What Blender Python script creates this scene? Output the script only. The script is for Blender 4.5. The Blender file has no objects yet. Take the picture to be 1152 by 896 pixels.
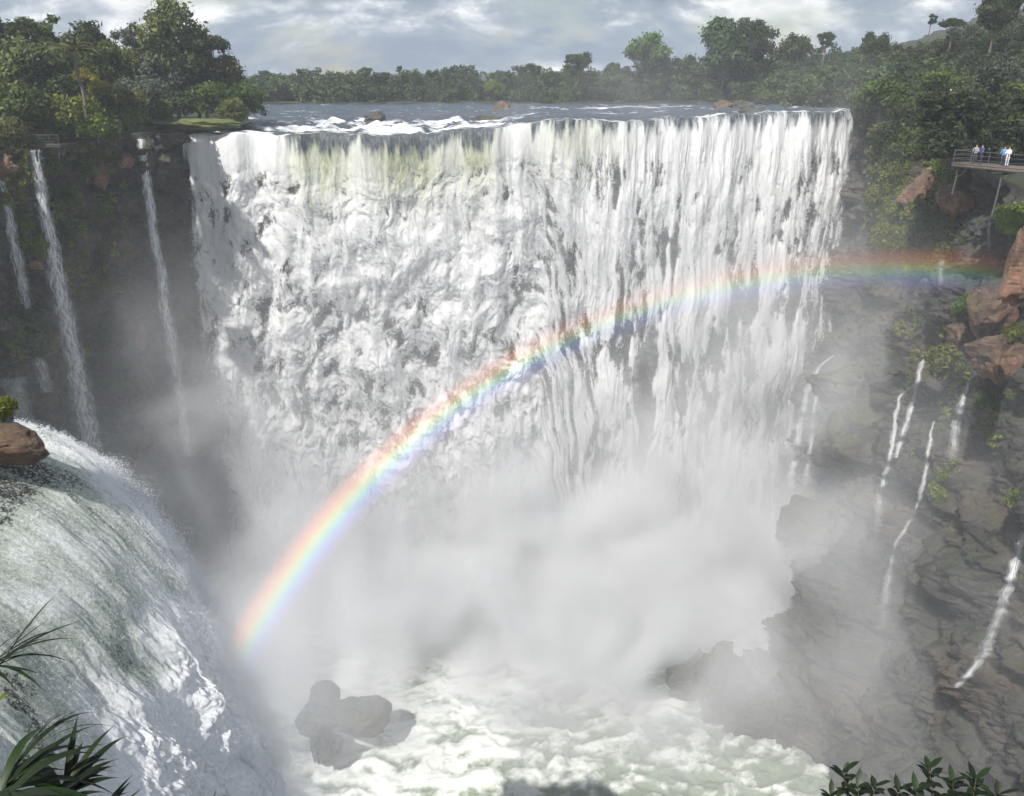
import bpy, bmesh, math, random, os
import numpy as np
from mathutils import Vector, Matrix
sc = bpy.context.scene
COL = sc.collection
R = math.radians
PITCH = R(21.5); F = 896.0; CAM = np.array([0., 0., 7.5])
SP, CP = math.sin(PITCH), math.cos(PITCH)
SUN = np.array([-0.335, -0.525, 0.783])       # direction towards the sun
POOL = -72.0

def ray(px, py):
    u, v = (px - 576) / F, -(py - 448) / F
    return np.array([u, CP + v * SP, -SP + v * CP])
def at(px, py, Y):                             # world point on the pixel's ray at world depth Y
    d = ray(px, py); return CAM + d * (Y / d[1])
def atz(px, py, z):
    d = ray(px, py); return CAM + d * ((z - CAM[2]) / d[2])

# ---------------------------------------------------------------- numpy noise
_rs = np.random.RandomState(7)
_P = _rs.permutation(256); _P = np.concatenate([_P, _P, _P])
_G = _rs.randn(256, 3); _G /= np.linalg.norm(_G, axis=1)[:, None]
def perlin(x, y, z=0.0):
    x, y, z = np.broadcast_arrays(np.asarray(x, float), np.asarray(y, float), np.asarray(z, float))
    xi, yi, zi = np.floor(x).astype(int), np.floor(y).astype(int), np.floor(z).astype(int)
    xf, yf, zf = x - xi, y - yi, z - zi
    u, v, w = [t * t * t * (t * (t * 6 - 15) + 10) for t in (xf, yf, zf)]
    def g(i, j, k):
        h = _P[_P[_P[(xi + i) & 255] + ((yi + j) & 255)] + ((zi + k) & 255)]
        q = _G[h]; return q[..., 0] * (xf - i) + q[..., 1] * (yf - j) + q[..., 2] * (zf - k)
    def L(a, b, t): return a + t * (b - a)
    return 1.5 * L(L(L(g(0,0,0), g(1,0,0), u), L(g(0,1,0), g(1,1,0), u), v),
                   L(L(g(0,0,1), g(1,0,1), u), L(g(0,1,1), g(1,1,1), u), v), w)
def fbm(x, y, z=0.0, o=4, gain=.5):
    s, a = 0., 1.
    for i in range(o):
        s = s + a * perlin(x * 2**i + 17.3 * i, y * 2**i + 5.1 * i, z * 2**i + 9.7 * i); a *= gain
    return s
def billow(x, y, z=0.0, o=4, gain=.5):         # rounded lumps with sharp creases, about -.5 .. .5
    s, a, t = 0., 1., 0.
    for i in range(o):
        s = s + a * (np.abs(perlin(x * 2**i + 3.3 * i, y * 2**i + 8.1 * i, z * 2**i + 2.7 * i)) * 2 - .6); t += a; a *= gain
    return s / t
def sstep(a, b, x):
    t = np.clip((x - a) / (b - a), 0, 1); return t * t * (3 - 2 * t)

# ---------------------------------------------------------------- scene helpers
def mesh(name, V, Fc, mat=None, parent=None, smooth=True, attrs=None):
    me = bpy.data.meshes.new(name)
    V = np.asarray(V, np.float32)
    if isinstance(Fc, np.ndarray):
        n, k = Fc.shape
        me.vertices.add(len(V)); me.vertices.foreach_set('co', V.ravel())
        me.loops.add(n * k); me.loops.foreach_set('vertex_index', Fc.astype(np.int32).ravel())
        me.polygons.add(n); me.polygons.foreach_set('loop_start', np.arange(n, dtype=np.int32) * k)
        me.polygons.foreach_set('loop_total', np.full(n, k, np.int32))
        me.update(calc_edges=True)
    else:
        me.from_pydata([tuple(v) for v in V], [], Fc)
    if smooth: me.polygons.foreach_set('use_smooth', np.ones(len(me.polygons), bool))
    for k, a in (attrs or {}).items():
        at_ = me.attributes.new(k, 'FLOAT', 'POINT'); at_.data.foreach_set('value', np.asarray(a, np.float32).ravel())
    me.update(); me.validate()
    ms = mat if isinstance(mat, (list, tuple)) else [mat]
    for m in ms:
        if m: me.materials.append(m)
    o = bpy.data.objects.new(name, me); COL.objects.link(o)
    if parent: o.parent = parent
    return o
def grid(nu, nv, wrap=False):                  # faces of a (nv rows, nu cols) vertex grid
    j, i = np.meshgrid(np.arange(nv - 1), np.arange(nu if wrap else nu - 1), indexing='ij')
    i2 = (i + 1) % nu
    return np.stack([j * nu + i, j * nu + i2, (j + 1) * nu + i2, (j + 1) * nu + i], -1).reshape(-1, 4)
def tag(o, label=None, cat=None, group=None, kind=None):
    for k, v in (('label', label), ('category', cat), ('group', group), ('kind', kind)):
        if v: o[k] = v
    return o
def empty(name, loc=(0, 0, 0), rz=0):
    o = bpy.data.objects.new(name, None); COL.objects.link(o); o.location = loc; o.rotation_euler = (0, 0, rz)
    o.empty_display_size = .2
    return o
def copy_tree(o, parent=None):
    c = o.copy(); COL.objects.link(c); c.parent = parent
    for ch in list(o.children): copy_tree(ch, c)
    return c

# ---------------------------------------------------------------- materials
def set_ramp(cr, stops):
    c4 = lambda c: (*c, 1) if isinstance(c, tuple) else (c, c, c, 1)
    a, b = cr.elements[0], cr.elements[1]
    a.position, a.color = stops[0][0], c4(stops[0][1]); b.position, b.color = stops[-1][0], c4(stops[-1][1])
    for p, c in stops[1:-1]: cr.elements.new(p).color = c4(c)
class NT:
    def __init__(s, name):
        s.m = bpy.data.materials.new(name); s.m.use_nodes = True; s.t = s.m.node_tree; s.t.nodes.clear()
        s.out = s.t.nodes.new('ShaderNodeOutputMaterial')
    def n(s, typ, ins=None, **kw):
        nd = s.t.nodes.new('ShaderNode' + typ)
        for k, v in kw.items(): setattr(nd, k, v)
        for k, v in (ins or {}).items():
            sk = nd.inputs[k]
            if isinstance(v, bpy.types.NodeSocket): s.t.links.new(v, sk)
            else: sk.default_value = v
        return nd
    def l(s, a, b): s.t.links.new(a, b)
    def math(s, op, a, b=0.0, c=None, clamp=False):
        i = {0: a, 1: b}
        if c is not None: i[2] = c
        return s.n('Math', i, operation=op, use_clamp=clamp).outputs[0]
    def mix(s, f, a, b, bt='MIX'):
        nd = s.n('Mix', data_type='RGBA', blend_type=bt)
        for idx, v in ((0, f), (6, a), (7, b)):
            if isinstance(v, bpy.types.NodeSocket): s.t.links.new(v, nd.inputs[idx])
            elif idx == 0: nd.inputs[0].default_value = v
            else: nd.inputs[idx].default_value = (*v, 1) if len(v) == 3 else v
        return nd.outputs[2]
    def ramp(s, f, stops, interp='LINEAR'):
        nd = s.n('ValToRGB', {0: f}); set_ramp(nd.color_ramp, stops); nd.color_ramp.interpolation = interp
        return nd.outputs[0]
    def coord(s, which='Object', scale=(1, 1, 1), loc=(0, 0, 0)):
        tc = s.n('TexCoord'); mp = s.n('Mapping', {'Vector': tc.outputs[which], 'Scale': scale, 'Location': loc})
        return mp.outputs[0]
    def noise(s, vec, scale=1., detail=4., rough=.55, dist=0.):
        return s.n('TexNoise', {'Vector': vec, 'Scale': scale, 'Detail': detail, 'Roughness': rough, 'Distortion': dist}).outputs[0]
    def attr(s, name): return s.n('Attribute', attribute_name=name).outputs['Fac']
    def bump(s, h, strength=.5, dist=.1): return s.n('Bump', {'Height': h, 'Strength': strength, 'Distance': dist}).outputs[0]

def rock_mat(name, dark, mid, red, redness=.5, moss=.3, wet=.35, scale=1., mosscol=(.05, .07, .02)):
    n = NT(name); c = n.coord('Object', (scale,) * 3)
    base = n.mix(n.ramp(n.noise(c, .35, 8, .65), [(.35, 0.), (.62, 1.)]), dark, mid)
    base = n.mix(n.math('MULTIPLY', n.ramp(n.noise(c, .11, 5, .6), [(.5, 0.), (.62, 1.)]), redness), base, red)
    fine = n.ramp(n.noise(c, 2.6, 8, .7), [(.3, .55), (.7, 1.25)])
    base = n.mix(1., base, fine, 'MULTIPLY')
    ge = n.n('NewGeometry'); nz = n.n('SeparateXYZ', {0: ge.outputs['Normal']}).outputs[2]
    mm = n.math('MULTIPLY', n.ramp(n.math('ADD', n.math('MULTIPLY', nz, .35), n.noise(c, .5, 7, .7)), [(.62, 0.), (.74, 1.)]), moss)
    base = n.mix(mm, base, mosscol)
    h = n.math('ADD', n.noise(c, 1.2, 10, .70), n.math('MULTIPLY', n.noise(n.coord('Object', (scale * .25, scale * .25, scale * 2.2)), 1.4, 6, .6), .7))
    b = n.n('BsdfPrincipled', {'Base Color': base, 'Roughness': 1 - wet, 'Normal': n.bump(h, .9, .5 / scale)})
    n.l(b.outputs[0], n.out.inputs[0]); return n.m
M = {}
M['cliff'] = rock_mat('wet_dark_cliff', (.022, .021, .020), (.07, .065, .06), (.16, .08, .045), .35, .6, .4)
M['cliff_red'] = rock_mat('red_brown_cliff', (.016, .0155, .0155), (.050, .046, .043), (.12, .07, .045), .4, .25, .5)
M['behind'] = rock_mat('rock_behind_water', (.05, .05, .05), (.16, .16, .16), (.13, .11, .09), .4, .0, .4)
M['redrock'] = rock_mat('red_rock', (.07, .045, .03), (.22, .13, .09), (.30, .15, .09), .6, .3, .3, 1.2)
M['brownrock'] = rock_mat('brown_boulder', (.04, .028, .02), (.15, .09, .06), (.22, .11, .06), .5, .15, .45, 1.6)
M['darkrock'] = rock_mat('dark_wet_boulder', (.022, .02, .018), (.075, .065, .055), (.11, .07, .045), .35, .25, .5, .9)
M['mossrock'] = rock_mat('mossy_slope', (.04, .038, .035), (.10, .09, .08), (.10, .07, .05), .3, .8, .35, .8, (.075, .085, .035))

def leaf_mat(name, dark, light, transl=.35, rough=.55):
    n = NT(name)
    c = n.mix(n.attr('tint'), dark, light)
    rnd = n.n('ObjectInfo').outputs['Random']
    hs = n.n('HueSaturation', {'Hue': n.math('MULTIPLY_ADD', rnd, .05, .475), 'Saturation': 1., 'Value': n.math('MULTIPLY_ADD', rnd, .5, .75), 'Color': c})
    d = n.n('BsdfPrincipled', {'Base Color': hs.outputs[0], 'Roughness': rough, 'Specular IOR Level': .25})
    t = n.n('BsdfTranslucent', {'Color': hs.outputs[0]})
    mx = n.n('MixShader', {0: transl, 1: d.outputs[0], 2: t.outputs[0]})
    n.l(mx.outputs[0], n.out.inputs[0]); return n.m
M['leaf'] = leaf_mat('green_leaves', (.026, .048, .012), (.125, .175, .040))
M['leaf_olive'] = leaf_mat('olive_leaves', (.038, .050, .016), (.17, .185, .055))
M['leaf_dark'] = leaf_mat('dark_leaves', (.016, .032, .010), (.075, .11, .030), .3)
M['leaf_mass'] = leaf_mat('forest_leaves', (.020, .034, .012), (.085, .110, .036))
M['leaf_yellow'] = leaf_mat('yellow_leaves', (.13, .13, .015), (.40, .38, .04))
M['leaf_bright'] = leaf_mat('bright_leaves', (.055, .085, .012), (.22, .27, .04))
M['leaf_grey'] = leaf_mat('grey_green_leaves', (.045, .055, .04), (.12, .14, .10))
M['blade'] = leaf_mat('foreground_blades', (.004, .009, .003), (.016, .030, .007), .08, .45)  # shade over the foreground plants is put into this near-black leaf colour
def bark_mat():
    n = NT('bark'); c = n.coord('Object', (6, 6, 1.2))
    k = n.ramp(n.noise(c, 1.5, 6, .65), [(.3, (.05, .038, .028)), (.7, (.19, .155, .125))])
    b = n.n('BsdfPrincipled', {'Base Color': k, 'Roughness': .85, 'Normal': n.bump(n.noise(c, 3, 6), .6, .1)})
    n.l(b.outputs[0], n.out.inputs[0]); return n.m
M['bark'] = bark_mat()
def plain(name, col, rough=.7, vary=.3, sc_=8., metal=0.):
    n = NT(name); c = n.coord('Object')
    f = n.ramp(n.noise(c, sc_, 5, .6), [(.3, 1 - vary), (.7, 1 + vary * .5)])
    b = n.n('BsdfPrincipled', {'Base Color': n.mix(1., col, f, 'MULTIPLY'), 'Roughness': rough, 'Metallic': metal})
    n.l(b.outputs[0], n.out.inputs[0]); return n.m
M['grass'] = plain('grass_bank', (.09, .11, .03), .9, .5, .9)
M['ground'] = plain('forest_floor', (.022, .028, .013), .95, .5, .3)

# ---------------------------------------------------------------- camera, light, world
cam = bpy.data.cameras.new('camera'); co = bpy.data.objects.new('camera', cam); COL.objects.link(co)
cam.sensor_width = 36; cam.lens = 28; co.location = CAM; co.rotation_euler = (math.pi / 2 - PITCH, 0, 0)
cam.clip_start = .05; cam.clip_end = 6000; sc.camera = co
sl = bpy.data.lights.new('sun', 'SUN'); so = bpy.data.objects.new('sun', sl); COL.objects.link(so)
sl.energy = 5.0; sl.angle = R(.6); sl.color = (1, .96, .9)
so.rotation_euler = Vector(SUN).to_track_quat('Z', 'Y').to_euler(); so.location = (-40, -60, 90)

w = bpy.data.worlds.new('World'); sc.world = w; w.use_nodes = True
t = w.node_tree; t.nodes.clear()
def wn(typ, ins=None, **kw):
    nd = t.nodes.new('ShaderNode' + typ)
    for k, v in kw.items(): setattr(nd, k, v)
    for k, v in (ins or {}).items():
        if isinstance(v, bpy.types.NodeSocket): t.links.new(v, nd.inputs[k])
        else: nd.inputs[k].default_value = v
    return nd
sky = wn('TexSky', sky_type='NISHITA', sun_disc=False, sun_elevation=R(51.5), sun_rotation=math.atan2(SUN[0], SUN[1]), air_density=1.2, dust_density=.6)
tc = wn('TexCoord'); sx = wn('SeparateXYZ', {0: tc.outputs['Generated']})
# clouds: direction projected on a flat cloud deck
zz = wn('Math', {0: sx.outputs[2], 1: .55}, operation='ADD'); zz = wn('Math', {0: zz.outputs[0], 1: .05}, operation='MAXIMUM')
cx = wn('Math', {0: sx.outputs[0], 1: zz.outputs[0]}, operation='DIVIDE'); cy = wn('Math', {0: sx.outputs[1], 1: zz.outputs[0]}, operation='DIVIDE')
cv = wn('CombineXYZ', {0: cx.outputs[0], 1: cy.outputs[0], 2: 3.7}); cv = wn('Mapping', {'Vector': cv.outputs[0], 'Scale': (1., 1.4, 1.)})
n1 = wn('TexNoise', {'Vector': cv.outputs[0], 'Scale': 3.6, 'Detail': 9., 'Roughness': .55, 'Distortion': .15})
n2 = wn('TexNoise', {'Vector': cv.outputs[0], 'Scale': 4.4, 'Detail': 9., 'Roughness': .60, 'Distortion': .2})
def wramp(f, stops):
    nd = wn('ValToRGB', {0: f}); set_ramp(nd.color_ramp, stops)
    return nd.outputs[0]
def wmix(f, a, b):
    nd = t.nodes.new('ShaderNodeMix'); nd.data_type = 'RGBA'
    for i, v in ((0, f), (6, a), (7, b)):
        if isinstance(v, bpy.types.NodeSocket): t.links.new(v, nd.inputs[i])
        else: nd.inputs[i].default_value = (*v, 1)
    return nd.outputs[2]
cover = wramp(n1.outputs[0], [(.32, 0.), (.47, 1.)])
body = wramp(n2.outputs[0], [(.38, (2.7, 3.5, 4.9)), (.49, (4.4, 5.1, 6.2)), (.545, (7.4, 8.0, 8.8)), (.60, (13.5, 13.5, 13.5))])
skyc = wmix(cover, sky.outputs[0], body)
bg = wn('Background', {'Color': skyc, 'Strength': .058}); wo = wn('OutputWorld'); t.links.new(bg.outputs[0], wo.inputs[0])

sc.render.engine = 'CYCLES'
vs = sc.view_settings; vs.view_transform = 'Standard'; vs.look = 'None'; vs.gamma = 1; vs.exposure = .52
cy_ = sc.cycles
cy_.use_adaptive_sampling = True; cy_.adaptive_threshold = .05
cy_.max_bounces = 7; cy_.diffuse_bounces = 2; cy_.glossy_bounces = 2; cy_.transmission_bounces = 3
cy_.transparent_max_bounces = 24; cy_.volume_bounces = 2
cy_.volume_max_steps = 256
try:
    cy_.use_denoising = True; cy_.denoiser = 'OPENIMAGEDENOISE'; cy_.denoising_input_passes = 'RGB_ALBEDO_NORMAL'
except Exception: pass
# ---------------------------------------------------------------- main falls
LP = [(190,151,124),(205,150,125),(280,150,126.5),(330,148,127),(385,150,128),(475,152,128),(530,143,129.5),(600,138,131),(640,134,132),(700,135,133),(760,131,134.5),(820,128,136),(870,125,138),(925,123,140),(965,123,141)]
LW = np.array([at(*p) for p in LP])
def lip(x):
    return np.interp(x, LW[:, 0], LW[:, 1]), np.interp(x, LW[:, 0], LW[:, 2]) + .5 * perlin(x / 5.5, 2.7) + .28 * perlin(x / 2.1, 7.7) - .25
X0, X1 = LW[1, 0], LW[-1, 0]

def falls_mat():
    n = NT('falling_water'); c = n.coord('Object')
    foam, thin, green = n.attr('foam'), n.attr('thin'), n.attr('green')
    fine = n.noise(n.coord('Object', (2.2, 1., .55)), 1.3, 8, .75)
    fine2 = n.noise(n.coord('Object', (3.2, 1., 2.2)), 1.6, 6, .75)
    water = n.mix(n.ramp(fine, [(.35, 0.), (.65, 1.)]), (.040, .055, .070), (.16, .19, .21))
    gl = n.mix(n.ramp(fine, [(.35, 0.), (.68, 1.)]), (.42, .45, .26), (.74, .76, .60))
    col = n.mix(green, (.90, .905, .91), gl)
    f = n.math('ADD', foam, n.math('MULTIPLY', n.math('SUBTRACT', fine, .5), 1.0), clamp=True)
    col = n.mix(f, water, col)
    b = n.n('BsdfPrincipled', {'Base Color': col, 'Roughness': n.math('MULTIPLY_ADD', f, .55, .2), 'Specular IOR Level': .3,
            'Normal': n.bump(n.math('ADD', fine, fine2), .5, .18)})
    tl = n.n('BsdfTranslucent', {'Color': col})
    bb = n.n('MixShader', {0: .42, 1: b.outputs[0], 2: tl.outputs[0]})
    a = n.math('ADD', thin, n.math('MULTIPLY', n.math('SUBTRACT', n.math('MULTIPLY_ADD', fine2, .5, n.math('MULTIPLY', fine, .5)), .5), 2.6))
    a = n.math('MULTIPLY', n.ramp(a, [(.35, 0.), (.95, 1.)]), .93)
    tr = n.n('BsdfTransparent'); mx = n.n('MixShader', {0: a, 1: bb.outputs[0], 2: tr.outputs[0]})
    n.l(mx.outputs[0], n.out.inputs[0]); return n.m
M['falls'] = falls_mat()

def main_falls():
    nu, nv = 1000, 860
    u = np.linspace(X0 - .2, X1, nu)
    # time of fall: upstream roll-over first, then free fall
    s = np.linspace(-1., 1., nv); s = np.where(s < -.93, s, s)
    U, S = np.meshgrid(u, np.linspace(0, 1, nv))
    k0 = .07
    up = np.clip((k0 - S) / k0, 0, 1) * 7.0                    # metres upstream of the lip
    q = np.clip((S - k0) / (1 - k0), 0, 1)
    drop = 76 * (.03 * q + .97 * q ** 1.35)                     # even pixel spacing with finer rows at the lip
    Y0, Z0 = lip(U)
    # irregular lip: scallops and rocky steps
    scal = perlin(U / 9.0, 3.3) * 2.6 + perlin(U / 3.1, 9.1) * 1.1 + perlin(U / 1.2, 4.1) * .25
    out = .9 * np.sqrt(drop) * .75
    zone = sstep(4, 16, U)                                      # right part: straight streaks; left: tumbling foam
    midz = np.exp(-((U + 8) / 14.) ** 2)
    fall = sstep(1.5, 12, drop); low = sstep(14, 60, drop)
    # left part breaks on hidden ledges: foam thrown outwards
    warp = fbm(U / 11, drop / 16, 1.7, 3) * 1.5
    Uw, Dw = U + warp * (1 - .6 * zone), drop + warp * 1.5
    st = 1 + 1.5 * zone
    big = fbm(Uw / 7.5, Dw / (9. * st), 5.5, 3)
    na = fbm(Uw / 3.2, Dw / (4.6 * st), 2.2, 3, .5)
    lump = billow(Uw / 4.2, (Dw + .8 * na) / (6.5 * st), 2.2, 3, .5)
    nb = fbm(Uw / 1.15 + .25 * na, (Dw + .9 * na) / (1.9 * (1 + 1.2 * zone)), 7.7, 5, .66)
    lump2 = nb
    streak = fbm(U / 1.0 + warp * .06 + .12 * nb, drop / 9., 3.1, 4, .62)
    streak2 = fbm(U / 4.2 + warp * .25 + .1 * na, drop / 26., 8.1, 3, .55)
    amp = fall * (1.9 + 1.5 * low) * (1 - .35 * zone)
    outw = out + fall * big * (1.6 - .7 * zone) + amp * lump * .52 + amp * .15 * na + amp * .12 * nb + (.2 + .45 * zone) * (streak * .5 + streak2) * sstep(0, 6, drop)
    dz = amp * (.35 * na + .25 * nb) * .5      # heads of foam droop over what is below
    Y = Y0 + scal * sstep(0, 1, 1 - low * .5) - outw + up
    wave = fbm(U / 3.2, (Y + up) / 3.2, 1.1, 3) * .22 * sstep(0, 5, up)
    Z = Z0 - drop - dz + wave + np.where(up > 0, -.02 * up, 0) - sstep(0, 1, up) * .0
    # round the lip
    X = U + fall * perlin(U / 4, drop / 7, 6.6) * (1.2 - .7 * zone) + streak * .08
    # ---- look
    nf = fbm(U / 2.2, drop / 9 + U * .02, 12.3, 4)
    glass = np.clip(np.exp(-((U + 29) / 4.) ** 2) + np.exp(-((U + 16) / 5.5) ** 2) * 1.1 + np.exp(-((U + 5.5) / 2.6) ** 2) * 1. + .45 * np.exp(-((U - 10) / 7.) ** 2), 0, 1)
    green = glass * (1 - sstep(3, 13, drop + 3.5 * nf + 2 * streak)) * 1.0 + .12 * glass * (1 - sstep(10, 22, drop + 4 * nf))
    lipn = fbm(U / 3.5, up / 2.5, 4.4, 4)
    foam = sstep(.2, 2.8, drop + 1.8 * streak - 1.2 * glass * (U < 3) + 2.6 * sstep(.45, .0, glass + 0 * U) * (U < 3) + 1.2 * (streak2 > .05) * (U >= 3))
    rap = sstep(-.1, .35, lipn + .35 * (1 - glass) * (U < 3) - .3 * glass)
    foam = np.maximum(foam, rap * sstep(0, 2, up))
    # thin water where the rock shows
    dens = .16 + .10 * np.exp(-((U + 35) / 9.) ** 2) + .30 * np.exp(-((U - 22) / 4.) ** 2) * sstep(0, 14, drop) + .22 * zone * sstep(4, 20, drop) + .25 * np.exp(-((U - (X1 - 5)) / 4.) ** 2)
    dens += .16 * sstep(18, 40, drop) - .45 * np.exp(-((U + 12) / 10.) ** 2 - ((drop - 16) / 11.) ** 2) - .16 * sstep(48, 62, drop) - .25 * np.exp(-((U - 30.5) / 3.) ** 2 - ((drop - 20) / 22.) ** 2)
    tn = (-.75 * na - .55 * nb - .35 * lump - .25 * big) * (1 - .25 * zone) + zone * (-.7 * streak2 - .2 * streak - .15 * nb)
    thin = np.clip((tn + dens * .85 - .335) * 1.7 + .20, 0, 1.0) * sstep(2, 8, drop)
    # ragged sides
    el = (U - X0); er = (X1 - U)
    edge = np.maximum(1 - sstep(-.6, 1.6, el + 1.0 * streak + .8 * nf), 1 - sstep(-.4, 2.6, er + 1.1 * streak + .7 * nf))
    thin = np.maximum(thin, edge * 1.15 * sstep(0, 5, drop))
    V = np.stack([X, Y, Z], -1).reshape(-1, 3)
    root = tag(empty('waterfall', (float(X0 + 50), 130, POOL)), 'huge broad curtain of white water filling the middle of the gorge', 'waterfall')
    o = mesh('water_curtain', V - np.array([X0 + 50, 130, POOL]), grid(nu, nv), M['falls'], root,
             attrs={'foam': foam, 'thin': thin, 'green': np.clip(green, 0, 1)})
    # drops torn off the curtain
    rs = np.random.RandomState(5); n = 400000
    i = (rs.rand(n) ** .9 * (nv - 1)).astype(int); j = (rs.rand(n) * (nu - 1)).astype(int)
    keep = (rs.rand(n) < sstep(2, 16, drop[i, j])) & (thin[i, j] < .85); i, j = i[keep], j[keep]; n = len(i)
    P = np.stack([X[i, j], Y[i, j], Z[i, j]], -1); g = np.clip(drop[i, j] / 40, .1, 1)
    P[:, 1] -= np.abs(rs.randn(n)) * (.25 + 1.3 * g * np.clip(.3 + nb[i, j], 0, 1.5)); P[:, 0] += rs.randn(n) * .25 * g; P[:, 2] -= rs.rand(n) * .8 * g
    sz = rs.uniform(.018, .055, n)
    tet = np.array([[1, 1, 1.6], [1, -1, -1.2], [-1, 1, -1.2], [-1, -1, 1.6]]) * .8
    DV = (P[:, None] + (tet[None] + rs.randn(n, 1, 3) * .3) * sz[:, None, None]).reshape(-1, 3) - np.array([X0 + 50, 130, POOL])
    fi = np.array([[0, 1, 2], [0, 3, 1], [0, 2, 3], [1, 3, 2]], np.int32)
    m = NT('droplets'); b = m.n('BsdfPrincipled', {'Base Color': (.88, .90, .92, 1), 'Roughness': .4}); m.l(b.outputs[0], m.out.inputs[0]); M['drops'] = m.m
    tag(mesh('flying_droplets', DV, (np.arange(n, dtype=np.int32)[:, None, None] * 4 + fi[None]).reshape(-1, 3), m.m, root, smooth=False), kind='stuff')
    return root
main_falls()
# ---------------------------------------------------------------- river above the falls
def river_mat():
    n = NT('river_water'); c = n.coord('Object')
    foam = n.attr('foam')
    f1 = n.noise(n.coord('Object', (.5, 1.1, 1)), .8, 8, .7)
    f2 = n.noise(n.coord('Object', (.35, 1.6, 1)), 2.2, 8, .7)
    f = n.ramp(n.math('ADD', foam, n.math('MULTIPLY', n.math('SUBTRACT', f1, .5), 1.1)), [(.30, 0.), (.50, .45), (.78, 1.)])
    col = n.mix(f, (.040, .055, .075), (.74, .76, .78))
    b = n.n('BsdfPrincipled', {'Base Color': col, 'Roughness': n.math('MULTIPLY_ADD', f, .5, .18), 'Normal': n.bump(n.math('ADD', f1, f2), .8, .35)})
    n.l(b.outputs[0], n.out.inputs[0]); return n.m
M['river'] = river_mat()
FARY = 232.
def river_z(X, Y):
    y0, z0 = lip(np.clip(X, X0, X1)); y0 = y0 + 4
    k = np.clip((Y - y0) / (FARY - y0), 0, 1)
    return z0 * (1 - k) ** 1.0 + 2.55 * k + .0
def river():
    nu, nv = 420, 420
    x = np.linspace(-1, 1, nu); v = np.linspace(0, 1, nv) ** 1.5
    Xn, V = np.meshgrid(x, v)
    Xb = 4 + Xn * 53.5
    Yl, _ = lip(np.clip(Xb, X0, X1)); Y = Yl + 3.2 + V * (FARY + 4 - Yl)
    X = 4 + Xn * (53.5 + 60 * V)
    steps = sstep(.1, .35, fbm(X / 14, Y / 7, 2.2, 3)) * .5
    foamn = fbm(X / 9, Y / 4.5, 6.1, 4)
    rough = .25 + .75 * np.exp(-((X + 12) / 24.) ** 2)
    band = np.exp(-((X + 20) / 20.) ** 4) * (np.exp(-((Y - 140) / 6.5) ** 2) + .9 * np.exp(-((Y - 156) / 7.) ** 2))
    Z = river_z(X, Y) + ((.35 + .65 * band) * fbm(X / 3, Y / 1.9, .4, 4) + .5 * steps * rough) * sstep(0, .05, V) - .12
    foam = np.clip(.08 + 1.1 * foamn * (.35 + band) + .66 * band + .10 * steps, 0, 1)
    foam += .32 * np.exp(-((Y - 196 - 4 * foamn) / 7) ** 2) * sstep(0, 8, X) + .15 * np.exp(-((Y - 170) / 5) ** 2) * sstep(0, 10, X)
    o = mesh('river', np.stack([X, Y, Z], -1).reshape(-1, 3), grid(nu, nv), M['river'], attrs={'foam': foam})
    tag(o, kind='structure')
river()

def pool_mat():
    n = NT('plunge_pool_water'); foam = n.attr('foam')
    f1 = n.noise(n.coord('Object', (.6, .8, 1)), .9, 9, .72, .6)
    f = n.ramp(n.math('ADD', foam, n.math('MULTIPLY', n.math('SUBTRACT', f1, .5), 1.4)), [(.3, 0.), (.72, 1.)])
    col = n.mix(f, (.20, .24, .18), (.68, .70, .66))
    b = n.n('BsdfPrincipled', {'Base Color': col, 'Roughness': .55, 'Normal': n.bump(f1, .8, .5)})
    n.l(b.outputs[0], n.out.inputs[0]); return n.m
M['pool'] = pool_mat()
def pool():
    nu, nv = 500, 420
    X, Y = np.meshgrid(np.linspace(-85, 75, nu), np.linspace(25, 145, nv))
    w1 = fbm(X / 8, Y / 8, 3, 3) * 3
    b = .45 * billow((X + w1) / 9, (Y + w1) / 4, 1, 2, .5) + .55 * fbm((X + 1.6 * w1) / 5, (Y + w1) / 2.2, 1, 6, .65)
    Z = POOL + b * .9 + fbm(X / 3, Y / 3, 9, 3) * .35
    foam = np.clip(.42 + .85 * b + .35 * fbm((X + w1) / 5, (Y - w1) / 4, 8, 3) + .3 * sstep(85, 110, Y) + .35 * (1 - sstep(-4, 12, X)), 0, 1.1)  # extra white on the left is mist put into the foam colour
    o = mesh('water', np.stack([X, Y, Z], -1).reshape(-1, 3), grid(nu, nv), M['pool'], attrs={'foam': foam})
    tag(o, kind='structure')
pool()

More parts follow.
